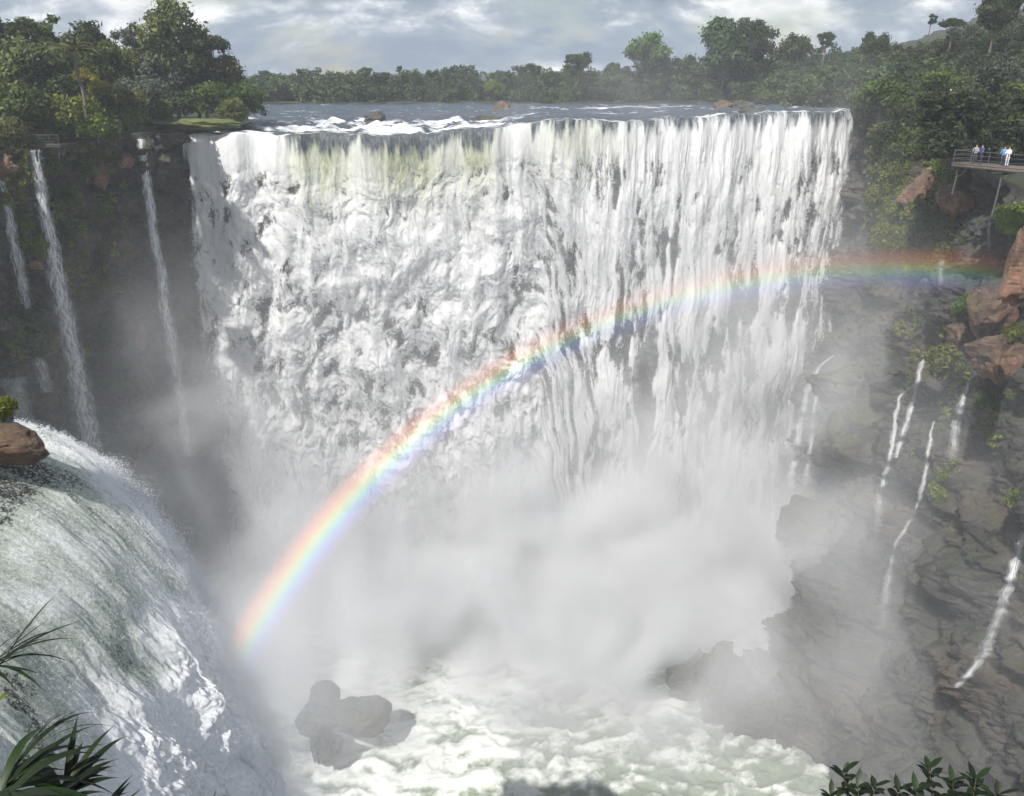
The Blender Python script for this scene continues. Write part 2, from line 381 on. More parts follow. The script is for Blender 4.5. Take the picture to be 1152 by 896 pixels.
# ---------------------------------------------------------------- cliffs
def resample(P, n):
    P = np.asarray(P, float); d = np.r_[0, np.cumsum(np.linalg.norm(np.diff(P[:, :2], axis=0), axis=1))]
    t_ = np.linspace(0, d[-1], n); return np.stack([np.interp(t_, d, P[:, i]) for i in range(P.shape[1])], -1)
def cliff(name, top, bot, side, mat, nu=500, nv=420, amp=3., ledge=1.4, seed=0, label=None, bulge=0., kind='structure'):
    T, B = resample(top, nu), resample(bot, nu)
    v = np.linspace(0, 1, nv)[:, None, None]
    prof = v + bulge * np.sin(v * math.pi) * 0
    Pm = T[None] * (1 - prof) + B[None] * prof
    tang = np.gradient(T[:, :2], axis=0); tang /= np.linalg.norm(tang, axis=1)[:, None]
    nrm = np.stack([-tang[:, 1], tang[:, 0]], -1) * side
    X, Y, Z = Pm[..., 0], Pm[..., 1], Pm[..., 2]
    d = fbm(X / 16, Y / 16, Z / 13 + seed, 3) * amp + billow(X / 6.5 + seed, Y / 6.5, Z / 5, 4, .55) * amp * .7
    blk = np.floor(fbm(X / 7 + 3 * seed, Y / 7, Z / 4, 3) * 4) / 4
    d = d + blk * amp * .6 + fbm(X / 1.7, Y / 1.7, Z / 1.2 + seed, 4, .6) * .45
    zz_ = Z / 6 + fbm(X / 10, Y / 10, seed, 2) * .8
    led = (zz_ - np.floor(zz_)); d = d + ledge * (led ** 3 - .3) * sstep(-.3, .4, perlin(X / 12, Y / 12, Z / 12 + 3))
    d = d * sstep(0, .03, v[..., 0] + 0 * X) + (0)
    V = np.stack([X + nrm[None, :, 0] * d, Y + nrm[None, :, 1] * d, Z + fbm(X / 3, Y / 3, 5, 2) * .4 * sstep(0, .05, v[..., 0] + 0 * X)], -1)
    o = mesh(name, V.reshape(-1, 3), grid(nu, nv), mat); tag(o, kind=kind)
    return o
# rock wall behind the main falls
lx = np.linspace(X0 - 3, X1 + 2, 40); ly, lz = lip(np.clip(lx, X0, X1))
cliff('cliff_behind_the_falls', np.stack([lx, ly + 2.6, lz - 1.2], -1), np.stack([lx, ly - 1.0, lz * 0 + POOL - 2], -1), -1, M['behind'], 400, 300, 1.6, 1., 4.)
# left wall of the gorge, from the falls towards the viewer
LT = [(-49.5, 128, 1.4), (-51.5, 124, 1.2), (-55.5, 118, .6), (-59, 108, .2), (-62, 99, .0), (-63, 88, -.5), (-63, 76, -1.), (-60, 60, -2.)]
LB = [(-48., 128, -75), (-50, 123, -75), (-53, 115, -75), (-56, 106, -75), (-58, 96, -75), (-58, 85, -75), (-58, 74, -75), (-54, 58, -75)]
cliff('cliff_left', LT, LB, 1, M['cliff'], 520, 460, 2.6, 1.3, 1.)
# right wall
RT = [(58., 144, 3.5), (58.5, 136, 3.0), (58, 126, 2.), (56, 112, 0.), (54, 98, -1.), (52.0, 86, -2.), (51, 74, -3.), (50, 62, -4.), (49, 48, -5), (48, 30, -6)]
RB = [(53., 144, -75), (51, 134, -75), (47, 122, -75), (42, 108, -75), (37, 97, -75), (35, 88, -75), (36, 78, -75), (38, 66, -75), (40, 50, -75), (40, 30, -75)]
cliff('cliff_right', RT, RB, -1, M['cliff_red'], 640, 480, 3.6, 1.2, 2.)

# ---------------------------------------------------------------- land on top
def strip(name, edge, back, mat, nu=120, nv=60, amp=.6, seed=0):
    E_, B_ = resample(edge, nu), resample(back, nu); v = (np.linspace(0, 1, nv) ** 1.3)[:, None, None]
    Pm = E_[None] * (1 - v) + B_[None] * v
    X, Y, Z = Pm[..., 0], Pm[..., 1], Pm[..., 2]
    Z = Z + fbm(X / 9, Y / 9, seed, 4) * amp * sstep(0, .1, v[..., 0])
    return tag(mesh(name, np.stack([X, Y, Z], -1).reshape(-1, 3), grid(nu, nv), mat), kind='structure')
strip('ground_left', [(-76, 240, 2.5), (-56, 175, 2.2), (-47, 145, 1.6), (-47, 131, 1.2), (-49.5, 128, 1.4), (-51.5, 124, 1.2), (-55.5, 118, .6), (-59, 108, .2), (-62, 99, .0), (-63, 88, -.5), (-63, 76, -1.), (-60, 60, -2.)],
      [(-300, 400, 8), (-300, 240, 8), (-260, 200, 8), (-240, 170, 8), (-230, 150, 8), (-220, 130, 8), (-210, 120, 8), (-200, 110, 8), (-200, 100, 8), (-200, 90, 8), (-200, 76, 8), (-200, 60, 8)], M['ground'], 160, 70, .8, 1)
strip('ground_right', [(62, 236, 2.8), (62, 175, 3.0), (59, 150, 3.4)] + RT, [(230, 420, 40), (220, 300, 34), (190, 240, 30), (170, 210, 28), (150, 180, 26), (135, 160, 24), (125, 140, 22), (118, 120, 20), (112, 105, 18), (108, 90, 16), (105, 72, 14), (105, 52, 12), (105, 30, 8)], M['ground'], 160, 90, 1.2, 2)
strip('ground', [(-500, FARY, 2.6), (500, FARY, 2.6)], [(-900, 900, 8), (900, 900, 30)], M['ground'], 160, 60, 1.0, 3)

# ---------------------------------------------------------------- haze and mist
def haze():
    o = mesh('haze', [(x, y, z) for x in (-920, 920) for y in (-60, 920) for z in (-78, 60)],
             [(0, 1, 3, 2), (4, 6, 7, 5), (0, 4, 5, 1), (2, 3, 7, 6), (0, 2, 6, 4), (1, 5, 7, 3)], smooth=False)
    n = NT('haze_air'); v = n.n('VolumePrincipled', {'Color': (.80, .86, .93, 1), 'Density': .00045, 'Anisotropy': 0.})
    n.l(v.outputs[0], n.out.inputs[1]); o.data.materials.append(n.m); tag(o, kind='stuff')
haze()

BLOBS = [((12, 90, -67), (32, 14, 10), .024), ((-22, 122, -36), (16, 6, 22), .014), ((4, 124, -26), (20, 6, 26), .010), ((32, 130, -34), (18, 7, 24), .014),((-8, 96, -67), (28, 14, 11), .035), ((40, 98, -42), (13, 34, 26), .007), ((46, 82, -52), (18, 28, 28), .011), ((34, 104, -58), (12, 18, 18), .006), ((-50, 104, -50), (14, 22, 22), .014), ((14, 92, -66), (20, 16, 10), .03),  # centre, radii, density
 ((-6, 110, -69), (29, 20, 15), .08), ((8, 112, -67), (28, 18, 17), .07), ((26, 116, -68), (20, 20, 17), .05), ((-11, 27, -18), (3, 4, 8), .12), ((-13, 24, -30), (5, 7, 8), .14),
 ((-36, 80, -66), (16, 20, 12), .02), ((0, 90, -70), (26, 14, 9), .04), ((34, 100, -60), (16, 26, 22), .008), ((-44, 108, -50), (16, 22, 22), .026),
 ((44, 120, -30), (12, 16, 26), .006), ((-4, 122, -44), (32, 9, 18), .005), ((30, 84, -62), (20, 14, 10), .006), ((12, 118, -20), (34, 9, 18), .004), ((30, 146, 5), (36, 18, 9), .004)]
def mist(name, lo, hi, vox, blobs, nscale, label=None):
    vol = bpy.data.volumes.new(name); o = bpy.data.objects.new(name, vol); COL.objects.link(o)
    g = bpy.data.node_groups.new(name, 'GeometryNodeTree')
    g.interface.new_socket('Geometry', in_out='OUTPUT', socket_type='NodeSocketGeometry')
    N = g.nodes; L = g.links
    def nd(typ, ins=None, **kw):
        x = N.new(typ)
        for k, v in kw.items(): setattr(x, k, v)
        for k, v in (ins or {}).items():
            if isinstance(v, bpy.types.NodeSocket): L.new(v, x.inputs[k])
            else: x.inputs[k].default_value = v
        return x
    pos = nd('GeometryNodeInputPosition').outputs[0]
    nz = nd('ShaderNodeTexNoise', {'Vector': nd('ShaderNodeVectorMath', {0: pos, 1: (1, 1, .8)}, operation='MULTIPLY').outputs[0], 'Scale': nscale, 'Detail': 4., 'Roughness': .55, 'Distortion': .8}).outputs[0]
    nm = nd('ShaderNodeMapRange', {'Value': nz, 'From Min': .39, 'From Max': .62, 'To Min': .03, 'To Max': 2.1}).outputs[0]
    tot = None
    for c, r, d in blobs:
        a = nd('ShaderNodeVectorMath', {0: pos, 1: c}, operation='SUBTRACT').outputs[0]
        a = nd('ShaderNodeVectorMath', {0: a, 1: r}, operation='DIVIDE').outputs[0]
        a = nd('ShaderNodeVectorMath', {0: a, 1: a}, operation='DOT_PRODUCT').outputs['Value']
        a = nd('ShaderNodeMath', {0: math.exp(-1), 1: a}, operation='POWER').outputs[0]
        a = nd('ShaderNodeMath', {0: a, 1: d}, operation='MULTIPLY').outputs[0]
        tot = a if tot is None else nd('ShaderNodeMath', {0: a, 1: tot}, operation='ADD').outputs[0]
    den = nd('ShaderNodeMath', {0: tot, 1: nm}, operation='MULTIPLY').outputs[0]
    den = nd('ShaderNodeMath', {0: den, 1: .0006}, operation='SUBTRACT').outputs[0]
    den = nd('ShaderNodeMath', {0: den, 1: 0.}, operation='MAXIMUM').outputs[0]
    res = [int((h - l) / vox) for l, h in zip(lo, hi)]
    vc = nd('GeometryNodeVolumeCube', {'Density': den, 'Background': 0., 'Min': lo, 'Max': hi, 'Resolution X': res[0], 'Resolution Y': res[1], 'Resolution Z': res[2]})
    n = NT(name); v = n.n('VolumePrincipled', {'Color': (.75, .76, .78, 1), 'Density': 1., 'Anisotropy': -.25})
    n.l(v.outputs[0], n.out.inputs[1]); n.m.cycles.volume_step_rate = 3.
    sm = nd('GeometryNodeSetMaterial', {'Geometry': vc.outputs[0], 'Material': n.m})
    go = nd('NodeGroupOutput'); L.new(sm.outputs[0], go.inputs[0])
    md = o.modifiers.new('mist', 'NODES'); md.node_group = g; vol.materials.append(n.m)
    tag(o, label, kind='stuff')
    return o
mist('mist', (-75, 14, -74), (62, 150, 14), 1.4, BLOBS, .075, 'white spray rising from the foot of the falls')
from mathutils.bvhtree import BVHTree
def bvh_of(*names):
    dg = []
    for nm in names:
        o = bpy.data.objects[nm]; me = o.data
        V = np.empty(len(me.vertices) * 3, np.float32); me.vertices.foreach_get('co', V)
        Fv = np.empty(len(me.polygons) * 4, np.int32); me.polygons.foreach_get('vertices', Fv)
        dg.append((V.reshape(-1, 3), Fv.reshape(-1, 4)))
    V = np.concatenate([d[0] for d in dg]); off = 0; Fs = []
    for v, f in dg: Fs.append(f + off); off += len(v)
    return BVHTree.FromPolygons(V.tolist(), np.concatenate(Fs).tolist())
CLIFF = bvh_of('cliff_left', 'cliff_right', 'ground_left', 'ground_right')
def hit(px, py, back=0.0, default=None):
    d = ray(px, py); d = d / np.linalg.norm(d)
    h = CLIFF.ray_cast(Vector(CAM), Vector(d), 600)
    if h[0] is None: return at(px, py, default or 100)
    return np.array(h[0]) - d * back

# ---------------------------------------------------------------- boulders
def boulder_mesh(seed, size, sub=5, rough=.22, cuts=9, round_=.5):
    bm = bmesh.new(); bmesh.ops.create_icosphere(bm, subdivisions=sub, radius=1)
    V = np.array([v.co[:] for v in bm.verts]); Fc = np.array([[l.index for l in f.verts] for f in bm.faces], np.int32); bm.free()
    rs = np.random.RandomState(seed)
    for _ in range(cuts):
        n = rs.randn(3); n /= np.linalg.norm(n); k = rs.uniform(.5, .85)
        d = V @ n - k; V = V - n[None] * (np.maximum(d, 0) * .88)[:, None]
    nn = V / np.linalg.norm(V, axis=1)[:, None]
    q = V * 1.3 + seed * 7.1
    V = V + nn * (fbm(q[:, 0], q[:, 1], q[:, 2], 5, .55) * rough + billow(q[:, 0] * 2.2, q[:, 1] * 2.2, q[:, 2] * 2.2, 4) * rough * .45)[:, None]
    return V * np.asarray(size)[None], Fc
def boulder(P, size, seed, mat, label, name='boulder', cat='rock', rz=0., group=None, **kw):
    V, Fc = boulder_mesh(seed, size, **kw)
    o = mesh(name, V, Fc, mat); o.location = P; o.rotation_euler.z = rz
    return tag(o, label, cat, group)

# rocks sticking out at the brink
boulder(atz(421, 133, 1.6), (2.5, 1.8, 1.3), 3, M['darkrock'], 'rounded black rock standing in the white rapids above the left half of the big waterfall')
boulder(atz(567, 124, 1.9), (2.3, 2.0, 2.1), 4, M['brownrock'], 'reddish brown boulder on the brink near the middle of the big waterfall')
for px, py, s, sd, m, lb in [(548, 137, (3.0, 1.8, 1.2), 5, 'darkrock', 'low dark wet slab just left of the reddish brown boulder on the brink'),
        (388, 139, (2.2, 1.2, .45), 6, 'darkrock', 'thin dark rock awash in foam below the rounded black rock'),
        (352, 134, (1.6, 1., .35), 7, 'darkrock', 'small flat dark rock awash near the left river bank'),
        (788, 119, (1.0, .9, 1.1), 8, 'darkrock', 'small dark upright rock alone in the river above the right half of the falls'),
        (814, 122, (2.0, 1.7, 1.7), 9, 'brownrock', 'rust coloured rock at the left end of the rock chain on the brink'),
        (835, 122, (2.4, 1.8, 1.9), 10, 'darkrock', 'dark brown rock second from the left in the rock chain on the brink'),
        (858, 117, (2.8, 2.2, 2.5), 11, 'darkrock', 'largest dark rock in the middle of the rock chain on the brink'),
        (880, 116, (2.0, 1.7, 2.0), 12, 'brownrock', 'brown rock at the right end of the rock chain on the brink'),
        (845, 125, (3.0, 1.3, .9), 13, 'darkrock', 'low wet rock at the front of the rock chain with water pouring round it'),
        (945, 114, (1.8, 1.6, 1.6), 14, 'darkrock', 'dark rock at the river edge beside the right bank')]:
    z = river_z(*atz(px, py, 2.2)[:2]); boulder(atz(px, py, float(z) + .15), s, sd, M[m], lb)
# left bank rocks beside the falls
boulder(at(196, 156, 123), (2.6, 2, 1.1), 21, M['darkrock'], 'flat dark rock ledge at the left end of the big waterfall')
# pool rocks
boulder(at(362, 784, 80), (2.2, 2.2, 1.7), 31, M['darkrock'], 'small rounded dark rock at the top left of the rock cluster in the misty pool', cuts=3, rough=.14)
boulder(at(404, 806, 79), (3.8, 3.2, 2.4), 32, M['darkrock'], 'broad dark rock on the right of the rock cluster in the misty pool', cuts=3, rough=.16)
boulder(at(356, 808, 78), (2.8, 2.6, 2.0), 33, M['darkrock'], 'low dark rock on the left of the rock cluster in the misty pool', cuts=4, rough=.18)
boulder(at(366, 840, 75), (2.0, 2.2, 3.2), 34, M['darkrock'], 'front dark rock at the bottom of the rock cluster in the misty pool', cuts=4, rough=.2)
# low rock shelf under the right wall
SH = [(792, 775, 88, (5.8, 5, 6.2), 41, 'rounded grey rock at the tip of the low shelf beside the pool'),
      (835, 790, 86, (6.5, 5, 5.0), 42, 'broad grey rock second from the tip of the low shelf beside the pool'),
      (885, 815, 82, (7, 5, 5), 43, 'sloping grey rock in the middle of the low shelf beside the pool'),
      (930, 790, 84, (7, 5, 5.5), 44, 'high grey rock in the middle of the low shelf below the foamy ledge'),
      (985, 815, 80, (8, 5, 6), 45, 'dark grey rock right of the middle of the low shelf'),
      (1045, 830, 77, (8, 6, 6), 46, 'brown stained rock near the right end of the low shelf'),
      (1110, 840, 75, (8, 6, 7), 47, 'dark brown rock at the right edge of the low shelf'),
      (860, 755, 92, (6, 4, 3.4), 48, 'low grey rock behind the tip of the low shelf, faint in the mist')]
for px, py, Y, s, sd, lb in SH: boulder(at(px, py, Y), s, sd, M['darkrock'], lb, cuts=14, rough=.42, sub=6)
# right wall rocks
def on(px, py, s, sd, m, lb, back=1., **kw): return boulder(hit(px, py, back), s, sd, M[m], lb, **kw)
on(1115, 350, (2.6, 2.2, 3.4), 51, 'brownrock', 'large smooth red brown boulder jutting from the right wall', 2., rz=.4)
on(1128, 400, (3.2, 2.4, 2.6), 52, 'brownrock', 'dark red brown boulder wedged below the large smooth one', 2.)
on(1082, 385, (2.4, 2.0, 2.4), 53, 'brownrock', 'smaller red brown rock left of the large smooth boulder', 1.)
on(1040, 215, (3.4, 2., 3.2), 54, 'redrock', 'pale red rock face below the trees left of the walkway', 0.)
on(1078, 222, (2.6, 2., 2.4), 55, 'redrock', 'pinkish rock lump under the left end of the walkway', 0.)
on(968, 432, (7., 4., 3.4), 56, 'mossrock', 'long mossy rock buttress at the right side of the big waterfall', -1., rz=-.5, cuts=5)
on(962, 500, (7, 5, 6.5), 57, 'mossrock', 'broad dark slope of rock below the mossy buttress', -1., cuts=5)
on(925, 600, (6, 5, 5), 58, 'darkrock', 'misty dark rock at the foot of the right wall', 0., cuts=5)
boulder(at(1149, 300, 60), (1.3, 1.5, 4.2), 59, M['redrock'], 'tall yellow brown rock pillar at the right border')
# left wall rocks
on(6, 186, (2., 1.5, 1.6), 61, 'redrock', 'orange red rock block at the top of the left wall', .6)
on(113, 200, (1.1, 1.2, 2.2), 62, 'redrock', 'orange rock knob on the left wall between two thin falls', .6)
on(141, 180, (1.2, 1., 1.1), 63, 'redrock', 'small red rock just left of the straight thin fall', .6)
on(158, 385, (1.3, 1.2, 3.6), 64, 'redrock', 'tall narrow red rock rib low on the left wall', .8)
on(40, 298, (1., 1., .8), 65, 'redrock', 'small brown rock lump half way down the left wall', .5)

# ---------------------------------------------------------------- vegetation
def tube(pts, rad, sides=7):
    pts = np.asarray(pts, float); n = len(pts); tg = np.gradient(pts, axis=0); tg /= np.linalg.norm(tg, axis=1)[:, None] + 1e-9
    a = np.cross(tg, [.3, .9, .2]); a /= np.linalg.norm(a, axis=1)[:, None] + 1e-9; b = np.cross(tg, a)
    th = np.linspace(0, 2 * math.pi, sides, endpoint=False)
    V = pts[:, None] + np.asarray(rad)[:, None, None] * (np.cos(th)[None, :, None] * a[:, None] + np.sin(th)[None, :, None] * b[:, None])
    return V.reshape(-1, 3), grid(sides, n, True)
def join(parts):
    off = 0; Vs, Fs = [], []
    for v, f in parts: Vs.append(v); Fs.append(f + off); off += len(v)
    return np.concatenate(Vs), np.concatenate(Fs)
def leaves(rs, C, Rr, n, size, flat=.75, up=.35):
    """leaf quads on clump shells: C centres, Rr radii"""
    k = rs.randint(0, len(C), n) if len(np.unique(Rr)) < 2 else rs.choice(len(C), n, p=Rr**2 / (Rr**2).sum())
    d = rs.randn(n, 3); d /= np.linalg.norm(d, axis=1)[:, None]
    r = (.35 + .65 * rs.rand(n) ** .55) * (1 + .22 * rs.randn(n))
    p = C[k] + d * (Rr[k] * r)[:, None] * np.array([1, 1, flat])
    nr = d * .7 + rs.randn(n, 3) * .7 + np.array([0, 0, up]); nr /= np.linalg.norm(nr, axis=1)[:, None]
    a = np.cross(nr, rs.randn(n, 3)); a /= np.linalg.norm(a, axis=1)[:, None] + 1e-9; b = np.cross(nr, a)
    s = size * rs.uniform(.55, 1.25, n)[:, None]
    V = np.stack([p + a * s, p + b * s * .45 + nr * s * .12, p - a * s * .85, p - b * s * .45 + nr * s * .12], 1).reshape(-1, 3)
    Fc = np.arange(n * 4, dtype=np.int32).reshape(-1, 4)
    lt = rs.rand(len(C)); ti = np.clip(lt[k] * .6 + rs.rand(n) * .45 - .05, 0, 1)
    return V, Fc, np.repeat(ti, 4)
# ---- woods that read as one mass
def crowd(name, items, mat, leafn, leafs, seed, label=None):
    rs = np.random.RandomState(seed); Vs, Fs, Ts = [], [], []; off = 0
    for P, r, rz_ in items:
        n = rs.randint(12, 18); C = rs.uniform(-1, 1, (n, 3)) * [.85, .85, .75 * rz_] * r + P
        V, Fc, ti = leaves(rs, C, np.full(n, r * .42) * rs.uniform(.8, 1.2, n), leafn, leafs, .75)
        Vs.append(V); Fs.append(Fc + off); off += len(V); Ts.append(np.clip(ti * .5 + rs.rand()**1.6 * .8 - .1, 0, 1))
    o = mesh(name, np.concatenate(Vs), np.concatenate(Fs), M[mat], smooth=False, attrs={'tint': np.concatenate(Ts)})
    return tag(o, label, kind='stuff')
PROTO = {}
def tree_proto(kind, seed):
    """unit tree: crown about 1 m in radius centred at the origin, trunk running down to z=-1 .. -3"""
    key = (kind, seed)
    if key in PROTO: return PROTO[key]
    rs = np.random.RandomState(seed * 13 + len(kind))
    if kind == 'round': n, ez, cr, nl, ls, base = 26, .8, (.30, .46), 6500, .095, -2.2
    elif kind == 'tall': n, ez, cr, nl, ls, base = 30, 1.15, (.26, .42), 7500, .088, -2.6
    elif kind == 'umbrella': n, ez, cr, nl, ls, base = 22, .34, (.22, .36), 4500, .085, -2.2
    elif kind == 'open': n, ez, cr, nl, ls, base = 16, .8, (.20, .33), 3000, .085, -2.4
    elif kind == 'hang': n, ez, cr, nl, ls, base = 24, 1.2, (.26, .42), 5500, .09, -.9
    else: n, ez, cr, nl, ls, base = 20, .62, (.32, .48), 5000, .10, -1.0
    C = []
    while len(C) < n:
        p = rs.uniform(-1, 1, 3)
        if np.linalg.norm(p) < 1 and (kind in ('hang', 'bush') or p[2] > -.7): C.append(p * [.85, .85, ez * .9])
    C = np.array(C)
    if kind == 'umbrella': C[:, 2] = np.abs(C[:, 2]) * .8 - .45 * (C[:, 0]**2 + C[:, 1]**2) * .5
    Rr = rs.uniform(*cr, n)
    V, Fc, ti = leaves(rs, C, Rr, nl, ls, .6 if kind in ('umbrella',) else .75)
    parts = []
    top = C[:, 2].max() * .5
    nt = 8; zt = np.linspace(base, top, nt); bend = np.cumsum(rs.randn(nt, 2) * .035, axis=0)
    tp = np.stack([bend[:, 0] - bend[-1, 0] * .5, bend[:, 1], zt], -1)
    parts.append(tube(tp, np.linspace(.075, .018, nt)))
    for c in C[rs.permutation(n)[:12]]:
        k = rs.randint(2, nt - 1); s0 = tp[k]; m_ = (s0 + c) / 2 + rs.randn(3) * .05 - [0, 0, .06]
        ts = np.linspace(0, 1, 6)[:, None]
        parts.append(tube((1 - ts)**2 * s0 + 2 * ts * (1 - ts) * m_ + ts**2 * c, np.linspace(.032, .008, 6), 5))
    tv, tf = join(parts)
    root = empty('tree'); 
    tm = mesh('trunk', tv, tf, M['bark']).data
    cm = {}
    PROTO[key] = (tm, V, Fc, ti, cm)
    for o in [o for o in bpy.data.objects if o.data == tm]: bpy.data.objects.remove(o)
    bpy.data.objects.remove(root)
    return PROTO[key]
def plant(kind, seed, P, rad, mat, label, name='tree', cat='tree', rz=None, sz=1., group=None):
    tm, V, Fc, ti, cm = tree_proto(kind, seed)
    root = tag(empty(name, P, rz if rz is not None else (seed * 1.7 + P[0]) % 6.28), label, cat, group)
    root.scale = (rad, rad, rad * sz)
    tr = bpy.data.objects.new('trunk' if cat == 'tree' else 'stem', tm); COL.objects.link(tr); tr.parent = root
    if mat not in cm:
        o = mesh('crown' if cat == 'tree' else 'foliage', V, Fc, M[mat], root, smooth=False, attrs={'tint': ti}); cm[mat] = o.data
    else:
        o = bpy.data.objects.new('crown' if cat == 'tree' else 'foliage', cm[mat]); COL.objects.link(o); o.parent = root
    return root
def tree_px(kind, seed, px, py, Y, rpx, mat, label, **kw):
    P = at(px, py, Y); dep = Y * CP + (CAM[2] - P[2]) * SP
    return plant(kind, seed, P, rpx / F * dep, mat, label, **kw)

LB = 'trees and shrubs on the left bank'
for a in [
 ('tall', 1, 190, 48, 137, 38, 'leaf_olive', 'tallest tree of the left bank, broad olive crown against the sky'),
 ('umbrella', 2, 234, 50, 138, 26, 'leaf_dark', 'dark layered tree crown leaning right of the tallest left bank tree'),
 ('open', 3, 147, 42, 137, 19, 'leaf_grey', 'small grey green feathery crown left of the tallest left bank tree'),
 ('round', 4, 98, 60, 134, 36, 'leaf_dark', 'wide dark green domed tree behind the palm'),
 ('open', 5, 46, 34, 122, 27, 'leaf', 'open branched tree with sky showing through near the left border'),
 ('round', 6, 2, 52, 118, 33, 'leaf_dark', 'dark rounded tree cut by the left border'),
 ('round', 7, 30, 78, 112, 40, 'leaf_olive', 'big rounded olive green tree below the open branched one'),
 ('hang', 8, 188, 84, 136, 30, 'leaf_grey', 'grey green creeper covered tree under the tallest tree'),
 ('round', 9, 216, 72, 139, 26, 'leaf_dark', 'dark bushy tree under the layered leaning crown'),
 ('round', 10, 249, 84, 140, 24, 'leaf_olive', 'sloping olive tree at the right end of the left bank wood'),
 ('tall', 11, 120, 78, 120, 26, 'leaf', 'narrow mid green tree just right of the palm'),
 ('round', 12, 150, 72, 136, 24, 'leaf_olive', 'brownish green tree between palm and tallest tree'),
 ('round', 13, 66, 96, 112, 26, 'leaf_dark', 'dark green tree above the small viewing balcony')]:
    tree_px(*a, group=LB)
for a in [
 ('bush', 1, 96, 88, 112, 12, 'leaf_yellow', 'yellow flowering shrub in the middle of the left bank'),
 ('bush', 2, 113, 100, 111, 13, 'leaf_yellow', 'smaller yellowish shrub right of the yellow flowering one'),
 ('bush', 3, 12, 118, 104, 36, 'leaf', 'large dark mixed shrub at the left border above the cliff'),
 ('bush', 4, 8, 147, 98, 22, 'leaf_olive', 'pale olive shrub hanging over the cliff at the left border'),
 ('bush', 5, 82, 125, 108, 28, 'leaf_bright', 'bright green shrub right of the viewing balcony'),
 ('bush', 6, 108, 136, 109, 24, 'leaf_bright', 'light green shrub hanging over the top of the left cliff'),
 ('bush', 7, 135, 118, 112, 28, 'leaf_olive', 'olive shrub in front of the left bank wood'),
 ('bush', 8, 160, 104, 117, 26, 'leaf_grey', 'grey green shrub under the brownish tree'),
 ('bush', 9, 178, 122, 127, 17, 'leaf_olive', 'low olive shrub beside the top of the straight thin fall'),
 ('bush', 10, 206, 112, 133, 18, 'leaf_dark', 'dark low shrub behind the grassy bank'),
 ('bush', 11, 232, 108, 134, 24, 'leaf', 'rounded green shrub behind the grassy bank'),
 ('bush', 12, 262, 124, 132, 19, 'leaf_olive', 'dense olive shrub at the water edge on the tip of the left bank'),
 ('bush', 13, 128, 146, 110, 17, 'leaf_olive', 'small shrub hanging over the cliff left of the straight thin fall'),
 ('bush', 14, 48, 140, 106, 12, 'leaf_dark', 'dark shrub shading the back of the viewing balcony'),
 ('bush', 15, 270, 104, 140, 16, 'leaf', 'green shrub farther up the left river bank')]:
    tree_px(*a[:8], name='shrub', cat='shrub', group=LB)
# shrubs clinging to the cliffs
for kind, sd, px, py, rpx, mat, lb in [
 ('bush', 21, 95, 188, 15, 'leaf', 'green shrub on the left wall beside the orange rock knob'),
 ('bush', 22, 112, 174, 11, 'leaf_bright', 'small bright shrub above the orange rock knob'),
 ('bush', 23, 78, 218, 15, 'leaf', 'green shrub on the left wall right of the leftmost big thin fall'),
 ('bush', 24, 40, 278, 14, 'leaf_bright', 'bright shrub low on the left wall beside the thin fall'),
 ('bush', 25, 108, 290, 15, 'leaf_grey', 'grey green fern clump half way down the left wall'),
 ('bush', 26, 32, 255, 7, 'leaf_bright', 'tiny bright plant on the left wall'),
 ('hang', 27, 124, 370, 20, 'leaf_dark', 'dark hanging plants beside the tall narrow red rock rib'),
 ('hang', 28, 30, 370, 26, 'leaf_dark', 'dark misty greenery low on the left wall near the border'),
 ('bush', 29, 65, 265, 14, 'leaf_dark', 'dark shrub behind the leftmost big thin fall'),
 ('hang', 31, 1000, 215, 26, 'leaf_olive', 'hanging olive plants on the right wall beside the big waterfall'),
 ('hang', 32, 1010, 255, 26, 'leaf_bright', 'bright hanging plants on the right wall above the rainbow'),
 ('hang', 33, 1045, 262, 24, 'leaf', 'green creepers under the pale red rock face'),
 ('hang', 34, 1040, 300, 18, 'leaf_bright', 'yellow green creepers crossed by the rainbow'),
 ('bush', 35, 1142, 245, 20, 'leaf_bright', 'bright yellow green shrub at the right border under the walkway'),
 ('bush', 36, 1090, 342, 15, 'leaf', 'green shrub left of the large smooth boulder'),
 ('bush', 37, 1064, 405, 22, 'leaf_olive', 'rounded olive shrub where the split rivulet begins'),
 ('bush', 38, 1112, 450, 17, 'leaf', 'green shrub below the dark red brown boulder'),
 ('bush', 39, 1145, 375, 14, 'leaf_bright', 'small bright shrub right of the wedged boulder'),
 ('bush', 40, 1006, 396, 10, 'leaf', 'little green plant on the grey wall above the mossy buttress'),
 ('bush', 41, 1142, 440, 12, 'leaf_olive', 'small olive shrub at the right border below the boulders'),
 ('hang', 42, 992, 168, 20, 'leaf_olive', 'olive shrub drooping over the right end of the big waterfall'),
 ('hang', 43, 1010, 160, 28, 'leaf_dark', 'dark shrub drooping over the brink of the right wall'),
 ('bush', 44, 1148, 340, 10, 'leaf_grey', 'small grey green shrub at the base of the rock pillar')]:
    P = hit(px, py, 1.2); dep = P[1] * CP + (CAM[2] - P[2]) * SP
    plant(kind, sd, P, rpx / F * dep, mat, lb, name='shrub', cat='shrub', sz=1.15)

